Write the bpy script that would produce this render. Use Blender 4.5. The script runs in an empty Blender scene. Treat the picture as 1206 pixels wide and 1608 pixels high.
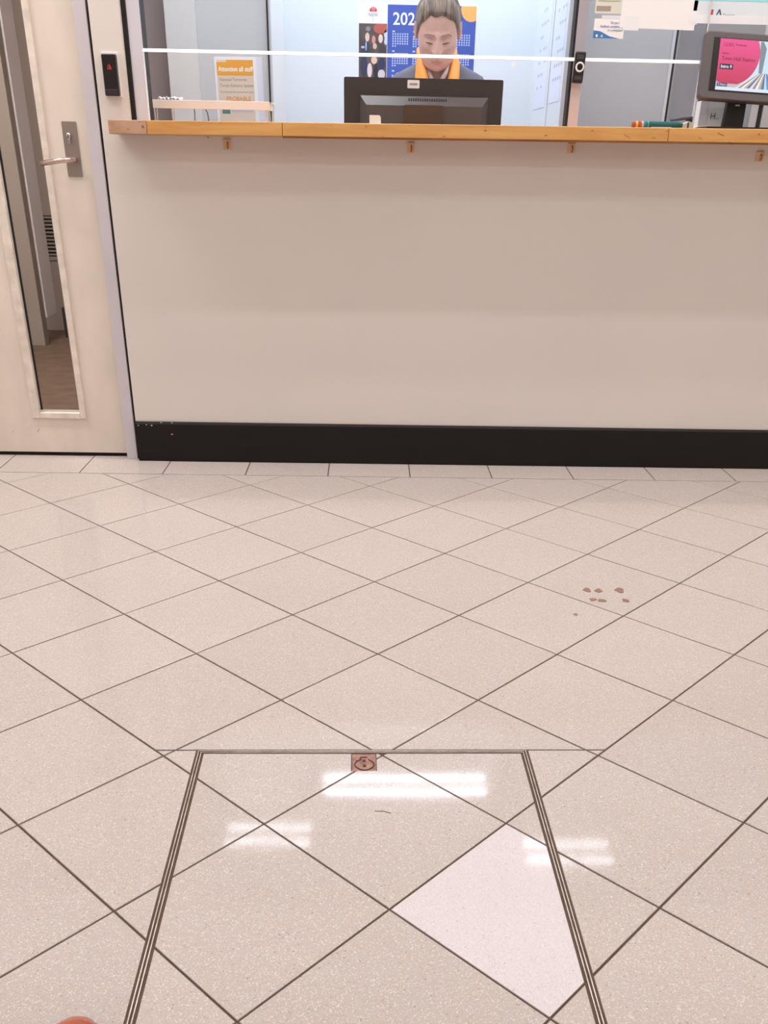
import bpy, bmesh, math, random
from mathutils import Vector, Matrix, Euler
random.seed(7)
SC = bpy.context.scene
COL = SC.collection
PI = math.pi
# ------------------------------------------------------------------ camera
F, PITCH, ROLL, YAW = 1452.44, 0.517516, 0.0200, 0.024019
CAM = Vector((-0.0097, -3.47664, 1.01674))
PX, PY = 603.0, 1072.0
def ray(px, py):
    u = (px-PX)/F; v = (py-PY)/F
    cr, sr = math.cos(ROLL), math.sin(ROLL); u, v = cr*u+sr*v, -sr*u+cr*v
    cp, sp = math.cos(PITCH), math.sin(PITCH)
    x, y, z = u, cp-v*sp, -sp-v*cp
    ca, sa = math.cos(YAW), math.sin(YAW)
    return Vector((ca*x+sa*y, -sa*x+ca*y, z))
def at(px, py, Y):
    r = ray(px, py); return CAM + r*((Y-CAM.y)/r.y)
def atx(px, py, X):
    r = ray(px, py); return CAM + r*((X-CAM.x)/r.x)
def atz(px, py, Z=0.0):
    r = ray(px, py); return CAM + r*((Z-CAM.z)/r.z)
fwd = ray(PX, PY).normalized()
rgt = (ray(PX+F, PY)-ray(PX, PY)).normalized()
upv = (ray(PX, PY-F)-ray(PX, PY)).normalized()
cd = bpy.data.cameras.new('camera'); cam = bpy.data.objects.new('camera', cd); COL.objects.link(cam)
cam.matrix_world = Matrix(((rgt.x, upv.x, -fwd.x, CAM.x), (rgt.y, upv.y, -fwd.y, CAM.y), (rgt.z, upv.z, -fwd.z, CAM.z), (0, 0, 0, 1)))
cd.sensor_fit = 'VERTICAL'; cd.sensor_height = 24; cd.lens = F/1608*24
cd.shift_y = (PY-804)/1608; cd.clip_start = 0.02
SC.camera = cam
# ------------------------------------------------------------------ world, exposure
w = bpy.data.worlds.new('world'); SC.world = w; w.use_nodes = True
w.node_tree.nodes['Background'].inputs[0].default_value = (1, 0.95, 0.9, 1)
w.node_tree.nodes['Background'].inputs[1].default_value = 0.15
SC.view_settings.view_transform = 'Standard'; SC.view_settings.look = 'None'
SC.view_settings.gamma = 1; SC.view_settings.use_curve_mapping = False
SC.view_settings.exposure = 0.0
HALL_W = 62.0
LOBBY_C, OFFICE_C = (1.0, 0.965, 0.94), (0.90, 0.95, 1.0)
LOBBY_LIGHTS = [(x, y, e*(1.8 if y > -1 and x < -2 else 1), '%s ceiling light, row %s' % (w_, r)) for y, e, r in ((-0.545, 18.0, 'nearest the counter'), (-1.68, 5.0, 'over the hatch edge'), (-3.6, 9.0, 'added as unseen fill over the photographer'), (-5.4, 11.5, 'added as unseen fill at the lobby back'))  # the two rows farthest from the counter are added lamps for even fill
                for x, w_ in ((-2.1, 'leftmost twin tube'), (-0.55, 'second from left twin tube'), (1.0, 'third from left twin tube'), (2.35, 'rightmost twin tube'))]
OFFICE_LIGHTS = [(0.295, 1.555, .60, .078, .022, 22.0, 'twin tube ceiling light over the alcove behind the clerk'), (-0.60, 1.03, .29, .075, .06, 6.0, 'short ceiling light left of the clerk behind the counter'),
                 (1.23, 0.88, .29, .075, .06, 6.0, 'short ceiling light right of the clerk behind the counter'), (-0.45, 0.33, .60, .075, .06, 14.0, 'unseen office fill light added close behind the window, left'), (1.45, 0.33, .60, .075, .06, 14.0, 'unseen office fill light added close behind the window, right')]  # the pair close behind the window is added to brighten the clerk and panels
CEIL = 2.70
LCEIL = 3.05
# ------------------------------------------------------------------ helpers
def lin(c):
    return tuple((x/255/12.92 if x/255 <= 0.04045 else ((x/255+0.055)/1.055)**2.4) for x in c)
MATS = {}
def mat(name, rgb, rough=0.5, metal=0.0, spec=0.5, noise=None, bump=None, emit=None, alpha=None, rnd=0.0, coat=0.0):
    """rgb 0-255 sRGB; noise=(scale, amount, detail, stretch xyz) colour mottling; bump=(scale, strength)"""
    if name in MATS: return MATS[name]
    m = bpy.data.materials.new(name); m.use_nodes = True; nt = m.node_tree; b = nt.nodes['Principled BSDF']
    c = lin(rgb)
    b.inputs['Base Color'].default_value = (*c, 1); b.inputs['Roughness'].default_value = rough
    b.inputs['Metallic'].default_value = metal; b.inputs['Specular IOR Level'].default_value = spec
    b.inputs['Coat Weight'].default_value = coat
    tc = nt.nodes.new('ShaderNodeTexCoord'); last = None
    if noise:
        sc, am, det, st = noise
        mp = nt.nodes.new('ShaderNodeMapping'); mp.inputs['Scale'].default_value = st
        nt.links.new(tc.outputs['Object'], mp.inputs['Vector'])
        n = nt.nodes.new('ShaderNodeTexNoise'); n.inputs['Scale'].default_value = sc; n.inputs['Detail'].default_value = det
        nt.links.new(mp.outputs[0], n.inputs['Vector'])
        r = nt.nodes.new('ShaderNodeMapRange'); r.inputs[1].default_value = 0.3; r.inputs[2].default_value = 0.7
        r.inputs[3].default_value = 1-am; r.inputs[4].default_value = 1+am*0.5
        nt.links.new(n.outputs['Fac'], r.inputs[0])
        mx = nt.nodes.new('ShaderNodeMix'); mx.data_type = 'RGBA'; mx.blend_type = 'MULTIPLY'; mx.inputs[0].default_value = 1
        mx.inputs[6].default_value = (*c, 1); nt.links.new(r.outputs[0], mx.inputs[7]); last = mx.outputs[2]
    if rnd:
        oi = nt.nodes.new('ShaderNodeObjectInfo')
        r = nt.nodes.new('ShaderNodeMapRange'); r.inputs[3].default_value = 1-rnd; r.inputs[4].default_value = 1+rnd
        nt.links.new(oi.outputs['Random'], r.inputs[0])
        mx = nt.nodes.new('ShaderNodeMix'); mx.data_type = 'RGBA'; mx.blend_type = 'MULTIPLY'; mx.inputs[0].default_value = 1
        mx.inputs[6].default_value = (*c, 1)
        if last: nt.links.new(last, mx.inputs[6])
        nt.links.new(r.outputs[0], mx.inputs[7]); last = mx.outputs[2]
    if last: nt.links.new(last, b.inputs['Base Color'])
    if bump:
        n = nt.nodes.new('ShaderNodeTexNoise'); n.inputs['Scale'].default_value = bump[0]; n.inputs['Detail'].default_value = 3
        nt.links.new(tc.outputs['Object'], n.inputs['Vector'])
        bp = nt.nodes.new('ShaderNodeBump'); bp.inputs['Strength'].default_value = bump[1]; bp.inputs['Distance'].default_value = 0.002
        nt.links.new(n.outputs['Fac'], bp.inputs['Height']); nt.links.new(bp.outputs[0], b.inputs['Normal'])
    if emit:
        b.inputs['Emission Color'].default_value = (*c, 1); b.inputs['Emission Strength'].default_value = emit
    MATS[name] = m
    return m
def tile_mat(name, rgb, speck):
    m = mat(name, rgb, 0.2, spec=0.16, rnd=0.025)
    nt = m.node_tree; b = nt.nodes['Principled BSDF']
    src = b.inputs['Base Color'].links[0].from_socket
    g = nt.nodes.new('ShaderNodeNewGeometry')
    def layer(src, scale, lo, hi, col, rand):
        v = nt.nodes.new('ShaderNodeTexVoronoi'); v.inputs['Scale'].default_value = scale; v.inputs['Randomness'].default_value = 1
        nt.links.new(g.outputs['Position'], v.inputs['Vector'])
        sep = nt.nodes.new('ShaderNodeSeparateColor'); nt.links.new(v.outputs['Color'], sep.inputs[0])
        r = nt.nodes.new('ShaderNodeMapRange'); r.inputs[1].default_value = lo; r.inputs[2].default_value = hi
        nt.links.new(sep.outputs[rand], r.inputs[0])
        mx = nt.nodes.new('ShaderNodeMix'); mx.data_type = 'RGBA'; mx.inputs[7].default_value = (*lin(col), 1)
        mul = nt.nodes.new('ShaderNodeMath'); mul.operation = 'MULTIPLY'; mul.inputs[1].default_value = speck
        nt.links.new(r.outputs[0], mul.inputs[0]); nt.links.new(mul.outputs[0], mx.inputs[0])
        nt.links.new(src, mx.inputs[6]); return mx.outputs[2]
    src = layer(src, 640, 0.72, 0.95, (168, 138, 122), 0)
    src = layer(src, 520, 0.80, 0.98, (252, 246, 240), 1)
    src = layer(src, 420, 0.992, 0.995, (96, 78, 70), 2)
    nt.links.new(src, b.inputs['Base Color'])
    n = nt.nodes.new('ShaderNodeTexNoise'); n.inputs['Scale'].default_value = 9; nt.links.new(g.outputs['Position'], n.inputs['Vector'])
    r = nt.nodes.new('ShaderNodeMapRange'); r.inputs[3].default_value = 0.04; r.inputs[4].default_value = 0.08
    nt.links.new(n.outputs['Fac'], r.inputs[0]); nt.links.new(r.outputs[0], b.inputs['Roughness'])
    return m
def wood_mat(name, a, c2, scale, stretch, rough=0.35):
    m = mat(name, a, rough, spec=0.4); nt = m.node_tree; b = nt.nodes['Principled BSDF']
    tc = nt.nodes.new('ShaderNodeTexCoord'); mp = nt.nodes.new('ShaderNodeMapping'); mp.inputs['Scale'].default_value = stretch
    nt.links.new(tc.outputs['Object'], mp.inputs[0])
    n = nt.nodes.new('ShaderNodeTexNoise'); n.inputs['Scale'].default_value = scale; n.inputs['Detail'].default_value = 6; n.inputs['Distortion'].default_value = 0.6
    nt.links.new(mp.outputs[0], n.inputs['Vector'])
    cr = nt.nodes.new('ShaderNodeValToRGB'); cr.color_ramp.elements[0].position = 0.35; cr.color_ramp.elements[1].position = 0.62
    cr.color_ramp.elements[0].color = (*lin(c2), 1); cr.color_ramp.elements[1].color = (*lin(a), 1)
    nt.links.new(n.outputs['Fac'], cr.inputs[0])
    n2 = nt.nodes.new('ShaderNodeTexNoise'); n2.inputs['Scale'].default_value = 60; n2.inputs['Detail'].default_value = 2
    mp2 = nt.nodes.new('ShaderNodeMapping'); mp2.inputs['Scale'].default_value = (0.6, 1, 1.6); nt.links.new(tc.outputs['Object'], mp2.inputs[0]); nt.links.new(mp2.outputs[0], n2.inputs['Vector'])
    r = nt.nodes.new('ShaderNodeMapRange'); r.inputs[1].default_value = 0.70; r.inputs[2].default_value = 0.78; nt.links.new(n2.outputs['Fac'], r.inputs[0])
    mx = nt.nodes.new('ShaderNodeMix'); mx.data_type = 'RGBA'; mx.inputs[7].default_value = (*lin((120, 72, 36)), 1)
    nt.links.new(r.outputs[0], mx.inputs[0]); nt.links.new(cr.outputs[0], mx.inputs[6]); nt.links.new(mx.outputs[2], b.inputs['Base Color'])
    return m
def glass_mat(name, tint, refl=1.0):
    m = bpy.data.materials.new(name); m.use_nodes = True; nt = m.node_tree; nt.nodes.remove(nt.nodes['Principled BSDF'])
    out = nt.nodes['Material Output']
    t = nt.nodes.new('ShaderNodeBsdfTransparent'); t.inputs[0].default_value = (*tint, 1)
    g = nt.nodes.new('ShaderNodeBsdfGlossy'); g.inputs['Roughness'].default_value = 0.02
    f = nt.nodes.new('ShaderNodeFresnel'); f.inputs[0].default_value = 1.45
    mu = nt.nodes.new('ShaderNodeMath'); mu.operation = 'MULTIPLY'; mu.inputs[1].default_value = refl; nt.links.new(f.outputs[0], mu.inputs[0])
    mx = nt.nodes.new('ShaderNodeMixShader'); nt.links.new(mu.outputs[0], mx.inputs[0]); nt.links.new(t.outputs[0], mx.inputs[1]); nt.links.new(g.outputs[0], mx.inputs[2])
    nt.links.new(mx.outputs[0], out.inputs[0]); return m
def emis_mat(name, rgb, s=1.0):
    m = bpy.data.materials.new(name); m.use_nodes = True; nt = m.node_tree; b = nt.nodes['Principled BSDF']
    b.inputs['Base Color'].default_value = (0.01, 0.01, 0.01, 1); b.inputs['Roughness'].default_value = 0.3
    b.inputs['Emission Color'].default_value = (*lin(rgb), 1); b.inputs['Emission Strength'].default_value = s
    return m
def link(name, me, m, parent=None):
    o = bpy.data.objects.new(name, me); COL.objects.link(o)
    if m is not None:
        for q in (m if isinstance(m, (list, tuple)) else [m]): me.materials.append(q)
    if parent is not None: o.parent = parent
    return o
def obj(name, bm, m, parent=None, smooth=False):
    bmesh.ops.recalc_face_normals(bm, faces=bm.faces)
    me = bpy.data.meshes.new(name); bm.to_mesh(me); bm.free()
    if smooth:
        for p in me.polygons: p.use_smooth = True
    return link(name, me, m, parent)
def empty(name, loc=(0, 0, 0), rot=(0, 0, 0), parent=None):
    o = bpy.data.objects.new(name, None); COL.objects.link(o); o.location = loc; o.rotation_euler = rot; o.empty_display_size = 0.05
    if parent is not None: o.parent = parent
    return o
def tag(o, label=None, cat=None, group=None, kind=None):
    if label: o['label'] = label
    if cat: o['category'] = cat
    if group: o['group'] = group
    if kind: o['kind'] = kind
    return o
def box(bm, x0, x1, y0, y1, z0, z1, bev=0.0, seg=2):
    vs = [bm.verts.new(p) for p in ((x0, y0, z0), (x1, y0, z0), (x1, y1, z0), (x0, y1, z0), (x0, y0, z1), (x1, y0, z1), (x1, y1, z1), (x0, y1, z1))]
    fs = [bm.faces.new([vs[i] for i in q]) for q in ((3, 2, 1, 0), (4, 5, 6, 7), (0, 1, 5, 4), (1, 2, 6, 5), (2, 3, 7, 6), (3, 0, 4, 7))]
    if bev:
        es = list({e for f in fs for e in f.edges}); bmesh.ops.bevel(bm, geom=es, offset=bev, segments=seg, affect='EDGES', profile=0.5)
    return bm
def bx(*a, **k): return box(bmesh.new(), *a, **k)
def prism(bm, pts, axis, a0, a1, cham=0.0):
    """polygon pts (2D) extruded along axis ('x','y','z') a0..a1"""
    def P(p, a):
        return {'x': (a, p[0], p[1]), 'y': (p[0], a, p[1]), 'z': (p[0], p[1], a)}[axis]
    v0 = [bm.verts.new(P(p, a0)) for p in pts]; v1 = [bm.verts.new(P(p, a1)) for p in pts]; n = len(pts)
    bm.faces.new(v0[::-1]); bm.faces.new(v1)
    for i in range(n): bm.faces.new((v0[i], v0[(i+1) % n], v1[(i+1) % n], v1[i]))
    return bm
def rrect(x0, x1, z0, z1, r, n=5):
    pts = []
    for cx, cz, a in ((x1-r, z1-r, 0), (x0+r, z1-r, PI/2), (x0+r, z0+r, PI), (x1-r, z0+r, 1.5*PI)):
        for i in range(n+1):
            t = a+PI/2*i/n; pts.append((cx+r*math.cos(t), cz+r*math.sin(t)))
    return pts
def circ(cx, cz, r, n=24, rz=None):
    rz = rz or r
    return [(cx+r*math.cos(2*PI*i/n), cz+rz*math.sin(2*PI*i/n)) for i in range(n)]
def loft(bm, rings, cap=True, closed=True):
    R = [[bm.verts.new(p) for p in r] for r in rings]
    for a, b in zip(R, R[1:]):
        n = len(a)
        for i in range(n if closed else n-1): bm.faces.new((a[i], a[(i+1) % n], b[(i+1) % n], b[i]))
    if cap and closed: bm.faces.new(R[0][::-1]); bm.faces.new(R[-1])
    return bm
def tube(bm, pts, r, n=10, cap=True):
    pts = [Vector(p) for p in pts]; rs = r if isinstance(r, (list, tuple)) else [r]*len(pts)
    rings = []; prev = None
    for i, p in enumerate(pts):
        t = (pts[min(i+1, len(pts)-1)]-pts[max(i-1, 0)]).normalized()
        if prev is None:
            a = Vector((0, 0, 1)) if abs(t.z) < 0.9 else Vector((1, 0, 0)); u = t.cross(a).normalized()
        else: u = (prev-t*prev.dot(t)).normalized()
        prev = u; v = t.cross(u)
        rings.append([p+(u*math.cos(2*PI*k/n)+v*math.sin(2*PI*k/n))*rs[i] for k in range(n)])
    return loft(bm, rings, cap)
def cyl(bm, p0, p1, r, n=16, r1=None): return tube(bm, [p0, p1], [r, r1 if r1 is not None else r], n)
def ball(bm, c, r, u=12, v=8, sc=(1, 1, 1)):
    m = Matrix.Translation(c) @ Matrix.Diagonal((*[r*s for s in sc], 1))
    bmesh.ops.create_uvsphere(bm, u_segments=u, v_segments=v, radius=1, matrix=m); return bm
def text(name, body, size, loc, m, parent=None, align='LEFT', rot=(PI/2, 0, 0), sx=1.0, off=0.0):
    c = bpy.data.curves.new(name, 'FONT'); c.body = body; c.size = size; c.align_x = align; c.extrude = 0.0002; c.offset = off
    c.resolution_u = 3
    t = bpy.data.objects.new('tmp_text', c); COL.objects.link(t)
    me = bpy.data.meshes.new_from_object(t.evaluated_get(bpy.context.evaluated_depsgraph_get())); bpy.data.objects.remove(t); bpy.data.curves.remove(c)
    me.materials.clear(); o = link(name, me, m, parent); o.location = loc; o.rotation_euler = rot; o.scale = (sx, 1, 1)
    return o
def flat(name, pts, y, m, parent, t=0.0004):
    """thin printed shape facing -Y; pts are (x, z)"""
    return obj(name, prism(bmesh.new(), pts, 'y', y-t, y), m, parent)
def rect(x0, x1, z0, z1): return [(x0, z0), (x1, z0), (x1, z1), (x0, z1)]
# 2D convex polygon tools
def clip(poly, a, b, c):        # keep a*x+b*y <= c
    out = []
    for i in range(len(poly)):
        p, q = poly[i], poly[(i+1) % len(poly)]; dp = a*p[0]+b*p[1]-c; dq = a*q[0]+b*q[1]-c
        if dp <= 0: out.append(p)
        if dp*dq < 0:
            t = dp/(dp-dq); out.append((p[0]+(q[0]-p[0])*t, p[1]+(q[1]-p[1])*t))
    return out
def parea(p): return 0.5*sum(p[i][0]*p[(i+1) % len(p)][1]-p[(i+1) % len(p)][0]*p[i][1] for i in range(len(p)))
def inset(poly, d):
    out = [p for i, p in enumerate(poly) if math.dist(p, poly[i-1]) > 1e-5]; src = list(out)
    for i in range(len(src)):
        p, q = src[i], src[(i+1) % len(src)]; ex, ey = q[0]-p[0], q[1]-p[1]; L = math.hypot(ex, ey)
        nx, ny = ey/L, -ex/L                       # outward for CCW
        out = clip(out, nx, ny, nx*p[0]+ny*p[1]-d)
        if len(out) < 3: return []
    return [p for i, p in enumerate(out) if math.dist(p, out[i-1]) > 1e-5]
def tile_mesh(poly, z1, th=0.006, ch=0.0009):
    top = inset(poly, ch)
    if len(top) < 3: return None
    bm = bmesh.new(); cx = sum(p[0] for p in poly)/len(poly); cy = sum(p[1] for p in poly)/len(poly)
    if len(top) == len(poly):
        loft(bm, [[(p[0], p[1], z1-th) for p in poly], [(p[0], p[1], z1-ch*0.6) for p in poly], [(p[0], p[1], z1) for p in top]])
    else: prism(bm, poly, 'z', z1-th, z1)
    return bm
# ------------------------------------------------------------------ materials
M_wall = mat('wall_cream_paint', (222, 214, 208), 0.45, spec=0.3, noise=(1.6, 0.03, 4, (1, 1, 1)), bump=(220, 0.05))
M_door = mat('door_cream_paint', (230, 218, 206), 0.4, spec=0.35, noise=(9, 0.09, 8, (1, 1, 0.5)), bump=(90, 0.06))
M_bead = mat('bead_worn_paint', (230, 218, 206), 0.45, noise=(28, 0.16, 8, (1, 1, 1)))
M_ceil = mat('ceiling_white', (236, 232, 226), 0.8)
M_alu = mat('painted_aluminium', (206, 200, 206), 0.4, spec=0.5, noise=(5, 0.04, 3, (1, 1, 1)))
M_post = mat('window_post_paint', (224, 220, 230), 0.4)
M_postpink = mat('window_post_pinkish', (222, 202, 204), 0.4)
M_black = mat('black_gap', (14, 12, 12), 0.7)
M_skirt = mat('dark_brown_skirting', (20, 13, 12), 0.42, spec=0.3, noise=(30, 0.25, 5, (0.3, 1, 1)))
M_grout = mat('grout_brown', (98, 78, 68), 0.9, noise=(40, 0.2, 3, (1, 1, 1)))
M_tile = tile_mat('terrazzo_tile_beige', (191, 181, 177), 0.34)
M_tilew = tile_mat('terrazzo_tile_white', (211, 204, 208), 0.22)
M_steel = mat('brushed_steel', (172, 158, 152), 0.32, metal=0.85)
M_trim = mat('tarnished_trim_metal', (196, 182, 172), 0.35, metal=0.5, noise=(35, 0.3, 4, (1, 1, 1)))
M_wood = wood_mat('counter_timber', (218, 166, 100), (202, 144, 80), 3.0, (1.2, 9, 14))
M_woodend = wood_mat('counter_end_block_timber', (196, 158, 132), (178, 138, 110), 6.0, (2, 6, 6))
M_tan = mat('tan_plastic_hook', (226, 190, 156), 0.5)
M_dark = mat('black_plastic', (26, 22, 23), 0.35, bump=(300, 0.05))
M_mon = mat('monitor_black_plastic', (50, 40, 38), 0.42, bump=(500, 0.08))
M_mondk = mat('monitor_black_gloss', (84, 74, 72), 0.3)
M_monst = mat('monitor_stand_brown', (74, 50, 36), 0.4)
M_frame = mat('display_grey_plastic', (84, 76, 78), 0.4)
M_white = mat('white_plastic', (238, 234, 232), 0.4)
M_paper = mat('white_paper', (240, 238, 240), 0.7)
M_shelf = mat('shelf_pinkish_white', (250, 238, 232), 0.4)
M_owall = mat('office_wall_white', (222, 227, 234), 0.6)
M_pgrey = mat('partition_grey_fabric', (206, 204, 206), 0.75, bump=(300, 0.1))
M_pgrey2 = mat('partition_mid_grey', (184, 180, 183), 0.7)
M_pdark = mat('partition_dark_taupe', (172, 155, 151), 0.7)
M_plight = mat('partition_light_column', (222, 218, 216), 0.6)
M_carpet = mat('corridor_brown_carpet', (112, 90, 74), 0.95, noise=(14, 0.25, 8, (1, 1, 1)), bump=(160, 0.4))
M_hallgrey = mat('corridor_grey_paint', (168, 156, 150), 0.6)
M_hallwhite = mat('corridor_panel_white', (244, 240, 248), 0.5)
M_navy = mat('dark_navy_cabinet', (48, 42, 48), 0.5)
M_glass = glass_mat('window_glass', (0.985, 0.99, 0.995), 0.35)
M_glass2 = glass_mat('window_glass_tinted', (0.93, 0.96, 0.985), 0.45)
M_edge = mat('polished_glass_edge_glow', (252, 252, 252), 0.25)  # white stands in for light glowing out of the polished edge
# ------------------------------------------------------------------ structure: floor
S = 0.42426; TH = 0.013126; T0 = (0.03432, -2.61469)
def tw(x, y): return (T0[0]+x*math.cos(TH)-y*math.sin(TH), T0[1]+x*math.sin(TH)+y*math.cos(TH))
floor = obj('floor', bx(-3.2, 3.0, -6.5, 0.048, -0.06, -0.0025), M_grout); tag(floor, kind='structure')
JT = 0.0021                                    # half joint
CX0, CX1, CY0, CY1 = -0.362, 0.287, -0.262, 0.656   # access cover outer rectangle, tile frame
YB = -0.1745
bn = (-math.sin(TH), math.cos(TH))              # tile-frame half plane for world Y <= YB:  T0y + x sin + y cos <= YB
cover_polys = []
def halfY(poly, ymax): return clip(poly, math.sin(TH), math.cos(TH), ymax-T0[1])
full_me = None; D = S/2
def place_tile(poly, parent, m=None, z=0.0, tilt=0.0012):
    p2 = inset(poly, JT)
    if len(p2) < 3 or parea(p2) < 2e-5: return
    cx = sum(p[0] for p in p2)/len(p2); cy = sum(p[1] for p in p2)/len(p2)
    bm = tile_mesh([(p[0]-cx, p[1]-cy) for p in p2], 0.0)
    if bm is None: return
    o = obj('tile', bm, m or M_tile, parent); wx, wy = tw(cx, cy); o.location = (wx, wy, z)
    o.rotation_euler = (random.uniform(-tilt, tilt), random.uniform(-tilt, tilt), TH)
    return o
for r in range(-7, 13):
    for c in range(-15, 15):
        if (c+r) % 2: continue
        poly = [((c+1)*D, r*D), (c*D, (r+1)*D), ((c-1)*D, r*D), (c*D, (r-1)*D)]
        wx, wy = tw(c*D, r*D)
        if not (-2.95 < wx < 2.85 and wy < 0.1 and wy > -3.95): continue
        cutY = any(tw(*p)[1] > YB for p in poly)
        if cutY: poly = halfY(poly, YB)
        if len(poly) < 3: continue
        inC = (c+1)*D > CX0 and (c-1)*D < CX1 and (r+1)*D > CY0 and (r-1)*D < CY1
        if inC:
            A = clip(poly, 0, -1, -CY1)                               # beyond the top edge
            rest = clip(poly, 0, 1, CY1)
            B = clip(rest, 0, 1, CY0); rest = clip(rest, 0, -1, -CY0)
            L = clip(rest, 1, 0, CX0); R_ = clip(rest, -1, 0, -CX1)
            ins = clip(clip(rest, -1, 0, -(CX0+0.0125)), 1, 0, CX1-0.0125)
            ins = clip(clip(ins, 0, 1, CY1-0.0115), 0, -1, -(CY0+0.0115))
            for q in (A, B, L, R_):
                if len(q) > 2 and parea(q) > 1e-4: place_tile(q, floor)
            if len(ins) > 2 and parea(ins) > 1e-4: cover_polys.append((ins, c, r))
            continue
        if cutY: place_tile(poly, floor); continue
        if full_me is None:
            o = place_tile(poly, floor); full_me = o.data; continue
        o = bpy.data.objects.new('tile', full_me); COL.objects.link(o); o.parent = floor; o.location = (wx, wy, 0)
        o.rotation_euler = (random.uniform(-.0012, .0012), random.uniform(-.0012, .0012), TH)
k = -6
while -0.75+0.3*k < 2.6:                        # straight border course along the counter wall
    x0 = -0.75+0.3*k; k += 1
    if x0 > -0.9 or x0 < -1.06: pp = inset([(x0, YB), (x0+0.3, YB), (x0+0.3, -0.012 if x0 > -.9 else .045), (x0, -0.012 if x0 > -.9 else .045)], JT)
    else: pp = [(x0+JT, YB+JT), (x0+.3-JT, YB+JT), (x0+.3-JT, -.012), (-.868, -.012), (-.868, .045), (x0+JT, .045)]
    bm = prism(bmesh.new(), [(p[0]-x0-0.15, p[1]-YB) for p in pp], 'z', -.006, 0.0)
    o = obj('border_tile', bm, M_tile, floor); o.location = (x0+0.15, YB, 0)
M_stain = mat('brown_drip_stain', (146, 112, 98), 0.5)
for px, py, a, b_ in ((922, 926.5, .0105, .012), (940, 927.5, .0105, .011), (973, 927, .0125, .014), (931, 941.5, .0095, .010), (945, 943, .011, .011), (982, 943, .009, .013), (904, 965, .006, .006)):
    p = atz(px, py, 0.0004); bm = bmesh.new()
    prism(bm, [(a*math.cos(t)*(1+.25*math.sin(3*t+px)), b_*math.sin(t)*(1+.3*math.cos(2*t+py))) for t in [2*PI*i/12 for i in range(12)]], 'z', 0.0003, 0.0011)
    o = obj('drip_stain', bm, M_stain, floor); o.location = (p.x, p.y, 0)
# ------------------------------------------------------------------ structure: walls, ceiling
def st(name, bm, m, parent=None):
    o = obj(name, bm, m, parent)
    if parent is None: o['kind'] = 'structure'
    return o
bm = bmesh.new()
prism(bm, [(-0.868, -.05), (3.0, -.05), (3.0, 1.082), (-0.7745, 1.0618), (-0.868, 1.0618)], 'y', 0.0, 0.16)          # wall under the counter
box(bm, -0.868, -0.7745, 0.0, 0.16, 1.062, LCEIL)       # pier with the card reader
box(bm, -0.7745, 3.0, 0.0, 0.16, 2.25, LCEIL)           # over the service window
box(bm, -1.99, -0.868, 0.0, 0.16, 2.14, LCEIL)          # over the door
box(bm, -3.2, -1.99, 0.0, 0.16, -0.05, LCEIL)           # left of the door
wall_front = st('wall_front', bm, M_wall)
st('wall_left', bx(-3.3, -3.2, -6.5, 0.16, -0.05, LCEIL), M_wall)
st('wall_right', bx(3.0, 3.1, -6.5, 3.4, -0.05, LCEIL), M_wall)
st('wall_back', bx(-3.3, 3.1, -6.6, -6.5, -0.05, LCEIL), M_wall)
st('ceiling', bx(-3.3, 3.1, -6.6, 0.16, LCEIL, LCEIL+0.08), M_ceil); st('ceiling_office', bx(-3.3, 3.1, 0.16, 3.4, CEIL, CEIL+0.08), M_ceil)
bm = bmesh.new(); pts = [(-0.0, 0.0), (-0.011, 0.0), (-0.011, 0.138), (-0.006, 0.1455), (0, 0.1455)]
prism(bm, [(p[0], p[1]) for p in pts], 'x', -0.868, 2.995)
bb = st('baseboard_front', bm, M_skirt)
M_chip = mat('chipped_paint_fleck', (198, 180, 168), 0.7)
for px, py in ((217, 668), (230, 667), (238, 668), (253, 663.5), (270, 664), (270, 682)):
    p = at(px, py, -0.0112); bm = bmesh.new(); a = random.uniform(.0025, .004); prism(bm, [(p.x+a*math.cos(t)*random.uniform(.6, 1.2), p.z+a*.7*math.sin(t)) for t in [2*PI*i/7 for i in range(7)]], 'y', -0.0118, -0.0108)
    obj('chipped_fleck', bm, M_chip, bb)
# lobby-side door
door = empty('door_1', (-0.93, 0.05, 0.01)); tag(door, kind='structure')
DX, DY, DZ = -0.93, 0.05, 0.01
LX0, LX1 = -1.93, -0.9225
gx0, gx1, gz0, gz1 = -1.262, -1.061, 0.140, 1.95      # outer edges of the glazing bead
def dpart(name, bm, m, smooth=False):
    o = obj(name, bm, m, door, smooth)
    for v in o.data.vertices: v.co -= Vector((DX, DY, DZ))
    return o
bm = bmesh.new()
for q in ((LX0, gx0+.012, 0.012, 2.1), (gx1-.012, LX1, 0.012, 2.1), (gx0+.012, gx1-.012, 0.012, gz0+.012), (gx0+.012, gx1-.012, gz1-.012, 2.1)):
    box(bm, q[0], q[1], 0.05, 0.09, q[2], q[3])
dpart('door_leaf', bm, M_door)
bw = 0.030
dpart('gap_shade_strip', bx(LX0, LX1, 0.056, 0.085, 0.001, 0.0125), M_black)  # added black strip: shade of the under-door gap, also stops corridor light
for q in ((gx0, gx0+bw, gz0, gz1), (gx1-bw+.008, gx1, gz0, gz1), (gx0+bw, gx1-bw+.008, gz0, gz0+bw-.008), (gx0+bw, gx1-bw+.008, gz1-bw, gz1)):
    dpart('glazing_bead', bx(q[0], q[1], 0.041, 0.068, q[2], q[3], bev=0.003), M_bead)
dpart('glass_pane', bx(gx0+bw-.008, gx1-bw+.014, 0.068, 0.073, gz0+.012, gz1-.012), M_glass)
dpart('glazing_gasket', bx(gx0+bw, gx0+bw+.006, 0.062, 0.068, gz0+.02, gz1-.02), M_black)
M_silver = mat('bright_bead_lip', (214, 208, 206), 0.35, metal=0.4)
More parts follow.
